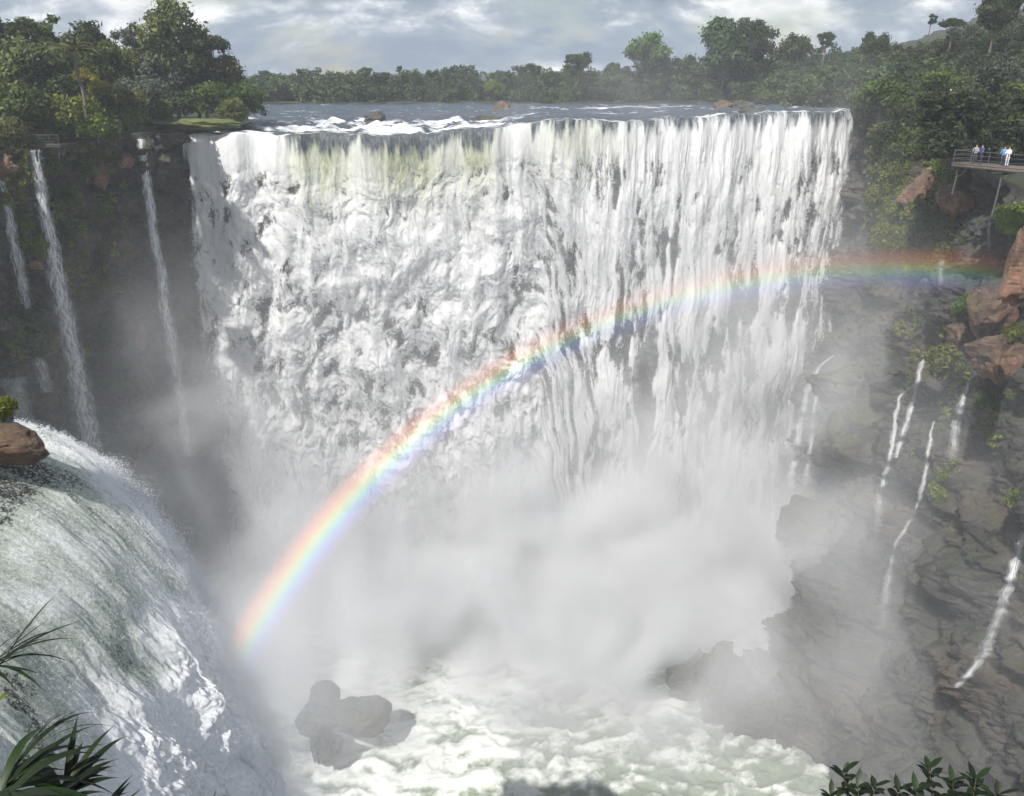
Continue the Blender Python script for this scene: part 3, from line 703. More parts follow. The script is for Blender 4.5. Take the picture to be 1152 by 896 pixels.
# creepers and small plants that cover the upper walls
rs = np.random.RandomState(77); items = []
def wall_green(n, xs, ys, keep, r0_, r1_):
    for _ in range(n):
        px, py = rs.uniform(*xs), rs.uniform(*ys)
        if perlin(px / 34., py / 45., 3.3) + keep(px, py) < 0: continue
        items.append((hit(px, py, .5), rs.uniform(r0_, r1_), 1.5))
wall_green(280, (0, 215), (160, 430), lambda x, y: .25 - .55 * (y > 330) - .9 * (x > 165) - 2. * (145 < x < 172) - 2. * (30 < x < 52), .5, 1.1)
nl_ = len(items)
wall_green(230, (980, 1075), (140, 345), lambda x, y: .5 - .9 * sstep(250, 345, y), .8, 1.5)
wall_green(90, (1000, 1152), (330, 560), lambda x, y: -.1, .5, .9)
crowd('creepers', items, 'leaf_bright', 170, .20, 9, 'green creepers and small plants clinging to the gorge walls')
# palm on the left bank
def frond(L, droop, rs, nleaf=34, wid=.5):
    ts = np.linspace(0, 1, 14); pts = np.stack([ts * L * (1 - .18 * ts), 0 * ts, L * (.55 * ts - droop * ts**2)], -1)
    parts = [tube(pts, np.linspace(.05, .012, 14), 5)]
    V, Fs = [], []
    for i in range(nleaf):
        tt = .12 + .88 * i / nleaf; p = np.array([np.interp(tt, ts, pts[:, j]) for j in range(3)])
        for s in (-1, 1):
            l = wid * math.sin(math.pi * (.12 + .83 * tt)) * rs.uniform(.8, 1.1) * L * .32
            q = p + [l * .55, s * l, -l * .35]; w_ = .045 * L / 3
            V += [p + [-w_, 0, 0], p + [w_, 0, 0], q, (p + q) / 2 + [-w_ * 1.5, 0, .02]]; Fs.append([len(V) - 4, len(V) - 3, len(V) - 2, len(V) - 1])
    return join(parts + [(np.array(V), np.array(Fs, np.int32))])
def palm(P, H, L, label, n=15, mat='leaf'):
    root = tag(empty('palm_tree', P), label, 'palm tree'); rs = np.random.RandomState(5)
    z = np.linspace(-H, 0, 9); tv, tf = tube(np.stack([.15 * np.sin(z), .1 * np.cos(z), z], -1), np.linspace(.24, .16, 9), 8)
    mesh('trunk', tv, tf, M['bark'], root)
    for i in range(n):
        fv, ff = frond(L * rs.uniform(.85, 1.1), rs.uniform(.35, 1.05), rs)
        o = mesh('frond', fv, ff, M[mat], root, smooth=False, attrs={'tint': np.full(len(fv), rs.rand())}); o.rotation_euler = (0, rs.uniform(-.35, .25), i * 2.4)
palm(at(84, 58, 106), 8, 4.6, 'palm with long arching fronds in front of the dark domed tree', mat='leaf_olive')

rs = np.random.RandomState(11)
def far_top(px): return np.interp(px, [255, 300, 420, 560, 620, 700, 800, 870, 960, 1060], [86, 82, 80, 83, 80, 72, 60, 60, 56, 46])
items = []
for i in range(520):
    px = rs.uniform(245, 1010); Y = rs.uniform(FARY + 2, FARY + 45); tp = far_top(px) + rs.uniform(-4, 10)
    k = rs.rand(); py = tp + 5 + k * (113 - tp - 5)
    items.append((at(px, py, Y + (1 - k) * 18), rs.uniform(2.0, 3.4), 1.0))
for i in range(150):
    x_, y_ = 60 + rs.rand() ** 1.4 * 50, rs.uniform(150, 238); items.append((np.array([x_, y_, 4.2 + (x_ - 60) * .22 + rs.rand() * 2]), rs.uniform(1.8, 3.), 1.0))
for i in range(70):
    x_, y_ = -58 - rs.rand() * 50 - (max(0, 200 - 0) * 0), rs.uniform(165, 238); x_ -= (y_ - 165) * .25; items.append((np.array([x_, y_, 5.0 + rs.rand() * 2]), rs.uniform(1.8, 3.), 1.0))
crowd('forest', items, 'leaf_mass', 620, .55, 3, 'distant green forest lining the far river bank')
items = []
for i in range(300):
    px = rs.uniform(955, 1190); k = rs.rand() ** .8
    tp = np.interp(px, [955, 1000, 1060, 1100, 1152, 1190], [78, 56, 40, 34, 22, 15])
    bt = np.interp(px, [955, 975, 1030, 1070, 1190], [118, 140, 150, 150, 155])
    py = tp + 8 + k * (bt - tp - 8); Y = np.interp(px, [955, 1070, 1190], [146, 118, 98]) + (1 - k) * 60 + rs.uniform(-3, 6)
    items.append((at(px, py, Y), rs.uniform(1.8, 3.0), 1.0))
for i in range(46):
    px = rs.uniform(1050, 1200); items.append((at(px, rs.uniform(112, 163), rs.uniform(88, 98)), rs.uniform(1.4, 2.0), 1.0))
for i in range(30):
    px = rs.uniform(975, 1060); items.append((at(px, rs.uniform(112, 135), rs.uniform(138, 150)), rs.uniform(1.4, 2.2), 1.0))
crowd('hillside_forest', items, 'leaf_mass', 1300, .32, 4, 'dense green forest covering the hillside on the right bank')
FR = 'emergent trees of the far forest'
for a in [
 ('tall', 21, 816, 58, 245, 31, 'leaf_dark', 'largest far tree with a tall twin headed crown above the right half of the falls'),
 ('tall', 22, 848, 48, 247, 24, 'leaf_dark', 'right companion crown of the largest far tree'),
 ('round', 23, 727, 57, 245, 25, 'leaf', 'wide umbrella shaped far tree left of the largest far tree'),
 ('open', 24, 650, 70, 246, 17, 'leaf_dark', 'thin open crowned far tree left of the umbrella shaped one'),
 ('round', 25, 600, 79, 246, 9, 'leaf_dark', 'small round far tree top near the middle of the picture'),
 ('round', 26, 892, 56, 240, 19, 'leaf', 'flat topped far tree right of the largest far tree'),
 ('open', 27, 930, 44, 238, 12, 'leaf_dark', 'small round headed far tree on a thin trunk'),
 ('open', 28, 450, 78, 246, 5, 'leaf_dark', 'tiny tree top poking above the left part of the far forest'),
 ('round', 29, 555, 100, 234, 10, 'leaf_bright', 'pale green small tree at the foot of the far forest'),
 ('round', 30, 985, 48, 190, 15, 'leaf_dark', 'dark tree top at the left end of the hillside ridge'),
 ('open', 31, 1048, 22, 165, 7, 'leaf_dark', 'small dark tuft of a tree on the ridge skyline'),
 ('umbrella', 32, 1072, 26, 165, 14, 'leaf_dark', 'dark flat tree crown on the ridge skyline'),
 ('tall', 33, 1122, 16, 150, 21, 'leaf_dark', 'tall dark open crowned tree on the ridge at the top right'),
 ('open', 34, 1146, 6, 150, 20, 'leaf_dark', 'tall dark tree cut by the right border at the top')]:
    tree_px(*a, group=FR)
for a in [
 ('bush', 41, 995, 105, 132, 26, 'leaf', 'large green shrub above the right end of the big waterfall'),
 ('bush', 42, 992, 128, 138, 15, 'leaf', 'green shrub right beside the right end of the river'),
 ('bush', 43, 1032, 125, 122, 26, 'leaf_dark', 'dark shrub on the brow of the right wall'),
 ('hang', 44, 1135, 122, 100, 26, 'leaf_olive', 'olive creeper hung tree above the walkway'),
 ('bush', 45, 1092, 135, 105, 24, 'leaf_dark', 'dark shrub above the left end of the walkway'),
 ('bush', 46, 1060, 92, 125, 20, 'leaf', 'green shrub by the white figure on the hillside'),
 ('bush', 47, 1125, 88, 108, 26, 'leaf_grey', 'light green bamboo like shrub on the hillside'),
 ('bush', 48, 948, 108, 160, 12, 'leaf_olive', 'small brownish shrub at the river edge of the right bank'),
 ('bush', 49, 862, 108, 166, 10, 'leaf_olive', 'small shrub growing on the rock chain at the brink')]:
    tree_px(*a[:8], name='shrub', cat='shrub')
items = []
rs = np.random.RandomState(23)
for i in range(210):
    px = rs.uniform(-40, 285); k = rs.rand()
    tp = np.interp(px, [-40, 30, 90, 150, 210, 250, 285], [55, 50, 62, 60, 62, 84, 98]); bt = np.interp(px, [-40, 60, 130, 165, 180, 285], [155, 150, 152, 140, 122, 118])
    py = tp + 10 + k * (bt - tp - 14); Y = np.interp(px, [-40, 60, 160, 285], [97, 108, 128, 140]) + (1 - k) * 20 + rs.uniform(0, 3)
    items.append((at(px, py, Y), rs.uniform(1.5, 2.5), 1.0))
crowd('undergrowth', items, 'leaf', 1000, .30, 6, 'dense green undergrowth filling the left bank between the trees')
# grassy bank at the tip of the left bank
def grass_bank():
    rs = np.random.RandomState(8); P = []
    for i in range(9000):
        P.append(atz(rs.uniform(160, 268), rs.uniform(128, 142), 1.0 + 0))
    P = np.array(P); P[:, 2] = .9; n = len(P)
    P += rs.randn(n, 3) * [.4, .4, .1]
    d = rs.randn(n, 3) * [.12, .12, 0] + [0, 0, .45]; d *= rs.uniform(.5, 1.3, n)[:, None]; s = rs.randn(n, 3) * [.08, .08, 0]
    V = np.stack([P - s, P + s, P + d], 1).reshape(-1, 3)
    o = mesh('grass', V, np.arange(n * 3, dtype=np.int32).reshape(-1, 3), M['leaf_bright'], smooth=False, attrs={'tint': np.repeat(rs.rand(n), 3)})
    tag(o, 'short yellow green grass on the tip of the left bank', kind='stuff')
grass_bank()
g = boulder(at(222, 140, 127), (6.5, 3.4, .9), 71, M['grass'], 'low grassy mound at the tip of the left bank', 'grass_mound', 'grassy mound', cuts=2)
# ---------------------------------------------------------------- thin falls
def ribbon_mat():
    n = NT('thin_falling_water'); c = n.coord('Object')
    u, v, e = n.attr('uu'), n.attr('vv'), n.attr('edge')
    vec = n.n('CombineXYZ', {0: n.math('MULTIPLY', u, 9.), 1: n.math('MULTIPLY', v, .6)}).outputs[0]
    vec2 = n.n('CombineXYZ', {0: n.math('MULTIPLY', u, 22.), 1: n.math('MULTIPLY', v, 2.2), 2: 5.}).outputs[0]
    f = n.math('ADD', n.math('MULTIPLY', n.noise(vec, 1., 5, .7), .65), n.math('MULTIPLY', n.noise(vec2, 1., 6, .75), .35))
    a = n.ramp(n.math('ADD', n.math('MULTIPLY_ADD', n.math('SUBTRACT', f, .5), 2.8, .34), n.math('MULTIPLY', n.math('SUBTRACT', e, .70), 1.1)), [(.16, 0.), (.95, .9)])
    b = n.n('BsdfPrincipled', {'Base Color': (.80, .83, .86, 1), 'Roughness': .6})
    tr = n.n('BsdfTransparent'); mx = n.n('MixShader', {0: n.math('MULTIPLY', a, n.attr('opac')), 1: tr.outputs[0], 2: b.outputs[0]})
    n.l(mx.outputs[0], n.out.inputs[0]); return n.m
M['ribbon'] = ribbon_mat()
def thin_fall(paths, label, seed, ws=1.):
    parts = []; UU, VV, EE, OO = [], [], [], []
    for pts in paths:                                  # (point, width, opacity)
        P = np.array([p[0] for p in pts], float); W = ws * np.array([p[1] for p in pts]); O = np.array([p[2] for p in pts])
        d = np.r_[0, np.cumsum(np.linalg.norm(np.diff(P, axis=0), axis=1))]; n = max(20, int(d[-1] / .35)); s = np.linspace(0, d[-1], n)
        C = np.stack([np.interp(s, d, P[:, i]) for i in range(3)], -1)
        for _ in range(4): C[1:-1] = (C[:-2] + 2 * C[1:-1] + C[2:]) / 4
        Wd = np.interp(s, d, W); Op = np.interp(s, d, O); m = 15; a = np.linspace(-1, 1, m)
        view = C - CAM; view[:, 2] = 0; view /= np.linalg.norm(view, axis=1)[:, None]; side = np.stack([view[:, 1], -view[:, 0], 0 * s], -1)
        wob = perlin(s / 5 + seed, seed * 3.1)[:, None] * .35
        bul = (1 - a**2)
        V = C[:, None] + side[:, None] * (a[None, :, None] * Wd[:, None, None] + wob[..., None] * Wd[:, None, None] * .5) - view[:, None] * (bul[None, :, None] * Wd[:, None, None] * .7)
        V = V + side[:, None] * (perlin(a[None] * 3 + seed, s[:, None] / 1.3)[..., None] * .18 * Wd[:, None, None])
        parts.append((V.reshape(-1, 3), grid(m, n)))
        UU.append((np.tile(a, n) + seed * 3)); VV.append(np.repeat(s, m)); EE.append(np.tile(1 - np.abs(a)**1.6, n)); OO.append(np.repeat(Op, m))
    V, Fc = join(parts); o = V.mean(0)
    ob = mesh('waterfall', V - o, Fc, M['ribbon'], attrs={'uu': np.concatenate(UU), 'vv': np.concatenate(VV), 'edge': np.concatenate(EE), 'opac': np.concatenate(OO)})
    ob.location = o; tag(ob, label, 'waterfall')
def drop(px, py, zend, w0, w1, o0, o1, out=2.2, Y=None):
    P = hit(px, py, 0) if Y is None else at(px, py, Y); n = 14; res = []
    for i in range(n):
        k = i / (n - 1); z = P[2] + (zend - P[2]) * k; o_ = .6 + 1.6 * out * math.sqrt(k)
        res.append((np.array([P[0] + .22 * o_, P[1] - o_ * .7, z]), w0 + (w1 - w0) * k, o0 + (o1 - o0) * k))
    return res
thin_fall([drop(40, 168, -40, 1.1, 2.9, .95, .75, 3.)], 'thin white fall spreading as it drops, second from the left border', 2)
thin_fall([drop(3, 202, -30, .9, 1.9, .8, .4, 2.)], 'faint narrow fall at the left border', 3)
thin_fall([drop(66, 154, -12, .5, .9, .55, .2, 1.5)], 'very faint trickle right of the viewing balcony', 4)
thin_fall([drop(158, 156, -48, 1.0, 2.2, 1., .65, 3.)], 'straight thin fall midway between balcony and the big waterfall', 5)
thin_fall([drop(14, 420, -60, 2.6, 3.2, .4, .2, 1.)], 'broad faint fall low at the left border in the mist', 6)
def drape(paths, label, seed, ws=1.):
    parts = []; UU, VV, EE, OO = [], [], [], []
    for pts in paths:                                  # (px, py, half width in metres, opacity): the water clings to the rock it runs over
        p = np.array(pts, float); d = np.r_[0, np.cumsum(np.hypot(*np.diff(p[:, :2], axis=0).T))]; n = max(24, int(d[-1] / 1.6)); s_ = np.linspace(0, d[-1], n); m = 13
        cx, cy_p, W, O = [np.interp(s_, d, p[:, i]) for i in range(4)]
        for _ in range(5):
            cx[1:-1] = (cx[:-2] + 2 * cx[1:-1] + cx[2:]) / 4; cy_p[1:-1] = (cy_p[:-2] + 2 * cy_p[1:-1] + cy_p[2:]) / 4
        cx = cx + 1.6 * perlin(s_ / 14 + seed, seed * 1.7) + .8 * perlin(s_ / 5 + seed, seed * 3.7)
        W = W * ws * (1 + .5 * perlin(s_ / 9., seed * 2.3))
        D = np.array([np.linalg.norm(hit(x, y, 0) - CAM) for x, y in zip(cx, cy_p)])
        D2 = np.array([D[max(0, i - 3):i + 4].min() for i in range(n)]); 
        for _ in range(3): D2[1:-1] = (D2[:-2] + 2 * D2[1:-1] + D2[2:]) / 4
        a = np.linspace(-1, 1, m); V = np.zeros((n, m, 3))
        for i in range(n):
            for j in range(m):
                r_ = ray(cx[i] + a[j] * W[i] * F / D2[i], cy_p[i]); r_ = r_ / np.linalg.norm(r_)
                V[i, j] = CAM + r_ * (D2[i] - .25 - .35 * W[i] * (1 - a[j]**2))
        parts.append((V.reshape(-1, 3), grid(m, n)))
        UU.append(np.tile(a, n) * 1.0 + seed * 3); VV.append(np.repeat(s_ / 13., m)); EE.append(np.tile(1 - np.abs(a)**1.5, n))
        endf = np.minimum(1, (d[-1] - s_) / (.25 * d[-1])); OO.append(np.repeat(O * .68 * np.where(O[-1] < .9, endf, 1), m))
    V, Fc = join(parts); o = V.mean(0)
    ob = mesh('waterfall', V - o, Fc, M['ribbon'], attrs={'uu': np.concatenate(UU), 'vv': np.concatenate(VV), 'edge': np.concatenate(EE), 'opac': np.concatenate(OO)})
    ob.location = o; tag(ob, label, 'waterfall')
def path(pts, back=0): return pts
drape([path([(938, 400, .5, 1), (922, 412, .8, 1), (908, 440, 1.2, 1), (900, 480, 1.4, .8), (893, 530, 1.8, .7), (884, 590, 2.4, .4)]),
           path([(934, 428, .4, .9), (918, 445, .8, .9), (912, 500, .8, .8), (905, 560, 1.2, .5)])], 'bright stream pouring off the mossy buttress beside the big waterfall', 7)
drape([path([(1048, 392, .25, 1), (1036, 410, .55, 1), (1030, 440, .5, 1), (1018, 480, .6, .95), (1008, 515, .5, .9)]),
           path([(1034, 430, .3, .9), (1012, 445, .4, 1), (1006, 480, .5, 1), (1000, 520, .5, .95), (990, 555, .6, .9), (986, 600, .8, .6)])], 'split white rivulet starting beside the rounded olive shrub', 8, 1.35)
drape([path([(1050, 474, .2, .9), (1044, 510, .45, 1), (1040, 540, .4, .9), (1028, 580, .4, .9), (1006, 615, .5, .9), (998, 660, .8, .6), (990, 720, 1.2, .35)])], 'lower white rivulet with a kink right of the split one', 9, 1.35)
drape([path([(1090, 428, .25, 1), (1083, 452, .6, .9), (1075, 480, .8, .7), (1070, 525, 1., .4)])], 'short white rivulet under the red brown boulders', 10, 1.35)
drape([path([(1152, 600, .6, .8), (1140, 640, .7, 1.35), (1125, 690, .9, .6), (1108, 735, 1., .5), (1088, 762, .6, 1), (1076, 774, .5, 1)])], 'misty rivulet low at the right border', 11, 1.5)
drape([path([(1064, 225, .3, .6), (1060, 270, .4, .5), (1058, 330, .5, .3)])], 'faint trickle crossing the rainbow at the hanging creepers', 12, 1.5)
drape([path([(1113, 250, .3, .7), (1110, 290, .4, .4)])], 'short faint trickle below the walkway', 13, 1.5)
# foamy ledge line on the low shelf
thin_fall([[(at(px, py, Y), w_, 1.) for px, py, Y, w_ in [(940, 740, 86, .3), (968, 749, 84, .7), (1000, 758, 82, .6), (1030, 766, 80, .6), (1056, 771, 79, .4)]]], 'thin line of white water running over the low shelf', 14)

# ---------------------------------------------------------------- near fall on the left
def near_mat():
    n = NT('near_falling_water'); c = n.coord('Object')
    u, v = n.attr('uu'), n.attr('vv'); foam = n.attr('foam')
    vec = n.n('CombineXYZ', {0: n.math('MULTIPLY', u, 1.9), 1: n.math('MULTIPLY', v, .20)}).outputs[0]
    f1 = n.noise(vec, 1., 7, .68, .3)
    f2 = n.noise(c, 7., 7, .75)
    k = n.math('ADD', foam, n.math('MULTIPLY', n.math('SUBTRACT', f1, .5), .9))
    k = n.math('ADD', k, n.math('MULTIPLY', n.math('SUBTRACT', f2, .5), 1.3))
    kk = n.ramp(k, [(.25, 0.), (.75, 1.)])
    col = n.mix(kk, n.mix(f1, (.26, .31, .26), (.52, .57, .50)), (.84, .86, .88))
    col = n.mix(n.ramp(k, [(.0, 1.), (.16, 0.)]), col, (.035, .038, .035))
    b = n.n('BsdfPrincipled', {'Base Color': col, 'Specular IOR Level': .25, 'Roughness': n.math('MULTIPLY_ADD', kk, .45, .35), 'Normal': n.bump(n.math('ADD', f1, f2), .8, .12)})
    tl = n.n('BsdfTranslucent', {'Color': col}); b2 = n.n('MixShader', {0: .2, 1: b.outputs[0], 2: tl.outputs[0]})
    a = n.ramp(n.math('ADD', n.attr('thin'), n.math('MULTIPLY', n.math('SUBTRACT', f2, .5), 2.2)), [(.4, 0.), (.9, 1.)])
    tr = n.n('BsdfTransparent'); mx = n.n('MixShader', {0: a, 1: b2.outputs[0], 2: tr.outputs[0]})
    n.l(mx.outputs[0], n.out.inputs[0]); return n.m
M['near'] = near_mat()
def near_fall():
    prof = [at(px, py, 29.3) for px, py in [(20, 466), (52, 474), (82, 487), (112, 506), (145, 535), (178, 572), (208, 615), (232, 660), (254, 706), (278, 760), (300, 820), (318, 880), (334, 950), (346, 1030), (350, 1100)]]
    prof = np.array(prof); P0 = prof[1]; rel = prof - P0
    d = np.r_[0, np.cumsum(np.linalg.norm(np.diff(rel, axis=0), axis=1))]
    nu, nv = 620, 560
    s = np.linspace(0, d[-1], nv); R_ = np.stack([np.interp(s, d, rel[:, i]) for i in range(3)], -1)
    for _ in range(25): R_[1:-1] = (R_[:-2] + 2 * R_[1:-1] + R_[2:]) / 4
    w_ = np.linspace(0, 1, nu)                        # 0 far edge, 1 near the viewer
    lipx = P0[0] + 3.6 * w_ + .5 * np.sin(w_ * 7); lipy = P0[1] - 16.5 * w_; lipz = P0[2] - .9 * w_
    X = R_[:, None, 0] + lipx[None]; Y = 0 * R_[:, None, 0] + lipy[None]; Z = R_[:, None, 2] + lipz[None]
    S = np.repeat(s[:, None], nu, 1); U = np.repeat((w_ * 16.5)[None], nv, 0)
    t_ = np.gradient(R_, axis=0); t_ /= np.linalg.norm(t_, axis=1)[:, None]; nx, nz = -t_[:, 2][:, None], t_[:, 0][:, None]
    wp = fbm(U / 3, S / 5, 3, 3)
    grow = sstep(4, 16, S + 3 * wp); churn = sstep(7, 13, S - .2 * U * 0 + 2.5 * wp) * sstep(1.5, 6, U + 1.0 * wp) 
    disp = .22 * fbm(U / 1.5 + .3 * wp, S / 7, 1, 4) + grow * .5 * billow(U / 1.3, S / 2.4, 4, 5, .6) + churn * (1.1 + .38 * fbm(U / 1.8 + wp * .4, S / 2.4, 6, 6, .68))
    ew = .9 + .26 * S; edge = 1 - sstep(0, 1, (U + .12 * ew * streaky) / ew + 0 * U) if False else 1 - sstep(0, 1.0 + .24 * S, U + (.6 + .05 * S) * fbm(S / 1.1, U / .8, 7, 4) * grow)
    disp = disp - edge * .4
    X = X + nx * disp; Z = Z + nz * disp; Y = Y + .35 * fbm(U / 1.2, S / 2, 13, 3) * grow
    foam = np.clip(.36 + .45 * fbm(U / 3 + wp * .4, S / 4, 31, 4) - 1.0 * (1 - sstep(.6, 3.2, S + .8 * wp)) * sstep(2.5, 5, U) + .5 * grow + .5 * churn + .5 * np.exp(-(U / 1.6)**2) * sstep(1, 4, S) + .25 * (1 - sstep(0, 2.2, S)) * 0, 0, 1.2)
    thin = edge * 1.1 * sstep(2, 7, S)
    V = np.stack([X, Y, Z], -1).reshape(-1, 3); o = np.array([P0[0] + 4, 22., P0[2] - 12])
    root = tag(empty('waterfall', o), 'close sheet of green and white water plunging past the lower left corner', 'waterfall')
    mesh('water_sheet', V - o, grid(nu, nv), M['near'], root, attrs={'uu': U, 'vv': S, 'foam': foam, 'thin': thin})
    # flying droplets
    rs = np.random.RandomState(3); n = 420000
    wE = np.where(rs.rand(n) < .45, np.abs(rs.randn(n)) * .10, rs.rand(n)); wE = np.clip(wE, 0, 1)
    sv = rs.rand(n) ** .75
    i = (sv * (nv - 1)).astype(int); j = (wE * (nu - 1)).astype(int)
    base = np.stack([X[i, j], Y[i, j], Z[i, j]], -1)
    sd = sv * d[-1]; spread = .05 + .040 * sd
    off = np.abs(rs.randn(n)) * spread * (1 - .0 * wE)
    cl = np.clip(.55 + 1.5 * fbm(wE * 16.5 / 1.1, sd / 1.5, 21, 4), .02, 2.)
    P = base + np.stack([nx[i, 0], 0 * off, nz[i, 0]], -1) * (off * cl)[:, None] + rs.randn(n, 3) * .05 * (1 + sd / 8)[:, None]
    P[:, 1] += np.where(wE < .12, np.abs(rs.randn(n)) * .5 * sd / 12, 0)
    sz = rs.uniform(.004, .012, n) * (1 + .5 * rs.rand(n)**4) * (Y[i, j] / 24.)
    tet = np.array([[1, 1, 1], [1, -1, -1], [-1, 1, -1], [-1, -1, 1]]) * .8
    rot = rs.randn(n, 1, 3) * .35
    DV = (P[:, None] + (tet[None] + rot) * sz[:, None, None]).reshape(-1, 3) - o
    fi = np.array([[0, 1, 2], [0, 3, 1], [0, 2, 3], [1, 3, 2]], np.int32)
    DF = (np.arange(n, dtype=np.int32)[:, None, None] * 4 + fi[None]).reshape(-1, 3)
    m = NT('droplets'); b = m.n('BsdfPrincipled', {'Base Color': (.88, .91, .94, 1), 'Roughness': .35}); m.l(b.outputs[0], m.out.inputs[0])
    M['drops'] = m.m
    tag(mesh('flying_droplets', DV, DF, m.m, root, smooth=False), kind='stuff')
near_fall()
# river ledge feeding it
def near_river():
    nu, nv = 160, 160; X, Y = np.meshgrid(np.linspace(-46, 0, nu), np.linspace(10, 29.6, nv))
    k = (29.3 - Y) / 16.5; PL = at(52, 474, 29.3); xe = PL[0] + 3.6 * np.clip(k, 0, 1.3) + .5 * np.sin(np.clip(k, 0, 1.2) * 7) + .15
    X = -30 + (X + 46) / 46 * (xe + 30)
    Y = Y - sstep(24, 29.6, Y) * (3.5 * np.clip(fbm(X / 2.4, 1.5, 2, 3) + .35, 0, 1.) * sstep(-19, -24, X) if False else 2.5 * np.clip(fbm(X / 2.4, 1.5, 2, 3) + .35, 0, 1.))
    Z = PL[2] - .22 - .9 * np.clip(k, 0, 1.2) * ((X + 30) / (xe + 30)) + .08 * fbm(X / 1.5, Y / .8, 2, 4)
    foam = np.clip(.10 + .6 * fbm(X / 2, Y / .8, 5, 4), 0, 1)
    tag(mesh('river', np.stack([X, Y, Z], -1).reshape(-1, 3), grid(nu, nv), M['river'], attrs={'foam': foam}), kind='structure')
near_river()
cliff('cliff_near', [(-32, 27.2, -6.2), (-24, 27.0, -6.2), (-19.4, 26.2, -6.2), (-18.2, 21, -6.8), (-16.6, 13, -7.2), (-15, 5, -7.2)], [(-32, 28, -75), (-23, 28, -75), (-17, 27, -75), (-15.5, 21, -75), (-14, 13, -75), (-13, 5, -75)], 1, M['cliff'], 200, 200, .5, .4, 5.)
P = at(2, 497, 24.5)
boulder(P, (1.9, 1.4, .95), 81, M['brownrock'], 'layered red brown rock at the head of the close waterfall', cuts=12, rough=.14)
P2 = at(14, 458, 24.8)
plant('bush', 51, P2 - [.45, 0, .05], .55, 'leaf_bright', 'small bright leafy plant growing on the layered red brown rock', name='shrub', cat='shrub')
# ---------------------------------------------------------------- rainbow
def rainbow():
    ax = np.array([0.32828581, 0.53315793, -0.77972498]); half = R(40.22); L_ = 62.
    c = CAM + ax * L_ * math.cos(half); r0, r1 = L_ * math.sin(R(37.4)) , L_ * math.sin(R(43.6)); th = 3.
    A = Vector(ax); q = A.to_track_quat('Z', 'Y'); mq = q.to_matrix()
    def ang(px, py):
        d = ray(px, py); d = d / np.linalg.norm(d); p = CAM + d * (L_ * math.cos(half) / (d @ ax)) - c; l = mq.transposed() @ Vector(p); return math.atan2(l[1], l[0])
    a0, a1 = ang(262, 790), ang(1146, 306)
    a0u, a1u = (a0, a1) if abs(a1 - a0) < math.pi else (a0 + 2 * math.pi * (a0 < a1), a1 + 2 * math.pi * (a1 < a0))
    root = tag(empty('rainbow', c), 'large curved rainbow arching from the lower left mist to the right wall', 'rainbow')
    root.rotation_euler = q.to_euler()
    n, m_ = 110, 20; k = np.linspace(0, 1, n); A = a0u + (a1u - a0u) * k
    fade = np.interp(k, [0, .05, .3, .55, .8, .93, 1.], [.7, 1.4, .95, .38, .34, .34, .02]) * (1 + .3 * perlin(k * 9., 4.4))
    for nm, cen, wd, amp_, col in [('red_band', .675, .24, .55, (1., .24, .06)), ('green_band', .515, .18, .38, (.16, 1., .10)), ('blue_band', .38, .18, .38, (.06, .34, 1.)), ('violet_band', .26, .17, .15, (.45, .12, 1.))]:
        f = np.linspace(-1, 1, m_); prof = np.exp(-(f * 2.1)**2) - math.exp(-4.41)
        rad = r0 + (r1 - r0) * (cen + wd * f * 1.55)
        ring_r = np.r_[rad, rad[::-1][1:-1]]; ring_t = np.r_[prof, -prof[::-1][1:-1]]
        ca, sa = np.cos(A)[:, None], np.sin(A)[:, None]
        tt_ = ring_t[None] * (3.0 * fade)[:, None]; rr_ = ring_r[None] + tt_ * math.sin(half)      # self-glowing band in place of sunlit drops, leaning along its own cone
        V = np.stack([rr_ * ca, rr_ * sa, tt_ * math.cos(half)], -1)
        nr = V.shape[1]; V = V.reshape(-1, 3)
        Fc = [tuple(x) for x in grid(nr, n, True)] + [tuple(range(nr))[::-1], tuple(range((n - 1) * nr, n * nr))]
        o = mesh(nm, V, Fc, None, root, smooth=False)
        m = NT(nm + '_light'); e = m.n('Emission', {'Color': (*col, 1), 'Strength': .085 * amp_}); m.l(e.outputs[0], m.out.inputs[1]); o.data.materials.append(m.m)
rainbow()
# ---------------------------------------------------------------- foreground plants
def blade(P, dirh, L, wd, rise, droop, seg=12, fold=.25):
    dirh = np.asarray(dirh, float); dirh = dirh / np.linalg.norm(dirh); side = np.array([-dirh[1], dirh[0], 0.]); side /= np.linalg.norm(side) + 1e-9
    ts = np.linspace(0, 1, seg); C = P + dirh[None] * (L * ts * (1 - .15 * ts))[:, None] + np.array([0, 0, 1.])[None] * (L * (rise * ts - droop * ts**2))[:, None]
    w_ = wd * np.sin(np.pi * (.10 + .90 * ts)) ** .8 * (1 - ts**4)
    w_ = np.maximum(w_, .0004)
    up = np.array([0, 0, 1.])
    V = np.stack([C - side * w_[:, None] + up * (fold * w_)[:, None], C, C + side * w_[:, None] + up * (fold * w_)[:, None]], 1).reshape(-1, 3)
    return V, grid(3, seg)
def blade_plant(P, n, L, wd, label, name, cat, seed, az=(0, 360), rise=(.3, 1.1), droop=(.3, .9), mat='blade'):
    rs = np.random.RandomState(seed); root = tag(empty(name, P), label, cat)
    for i in range(n):
        a = R(rs.uniform(*az)); v, f = blade(np.array([rs.normal() * .03, rs.normal() * .03, rs.normal() * .01]), (math.cos(a), math.sin(a), 0), L * rs.uniform(.55, 1.1), wd * rs.uniform(.7, 1.2), rs.uniform(*rise), rs.uniform(*droop))
        mesh('leaf', v, f, M[mat], root, attrs={'tint': np.full(len(v), rs.rand())})
    return root
GP = lambda px, py, Y: at(px, py, Y)
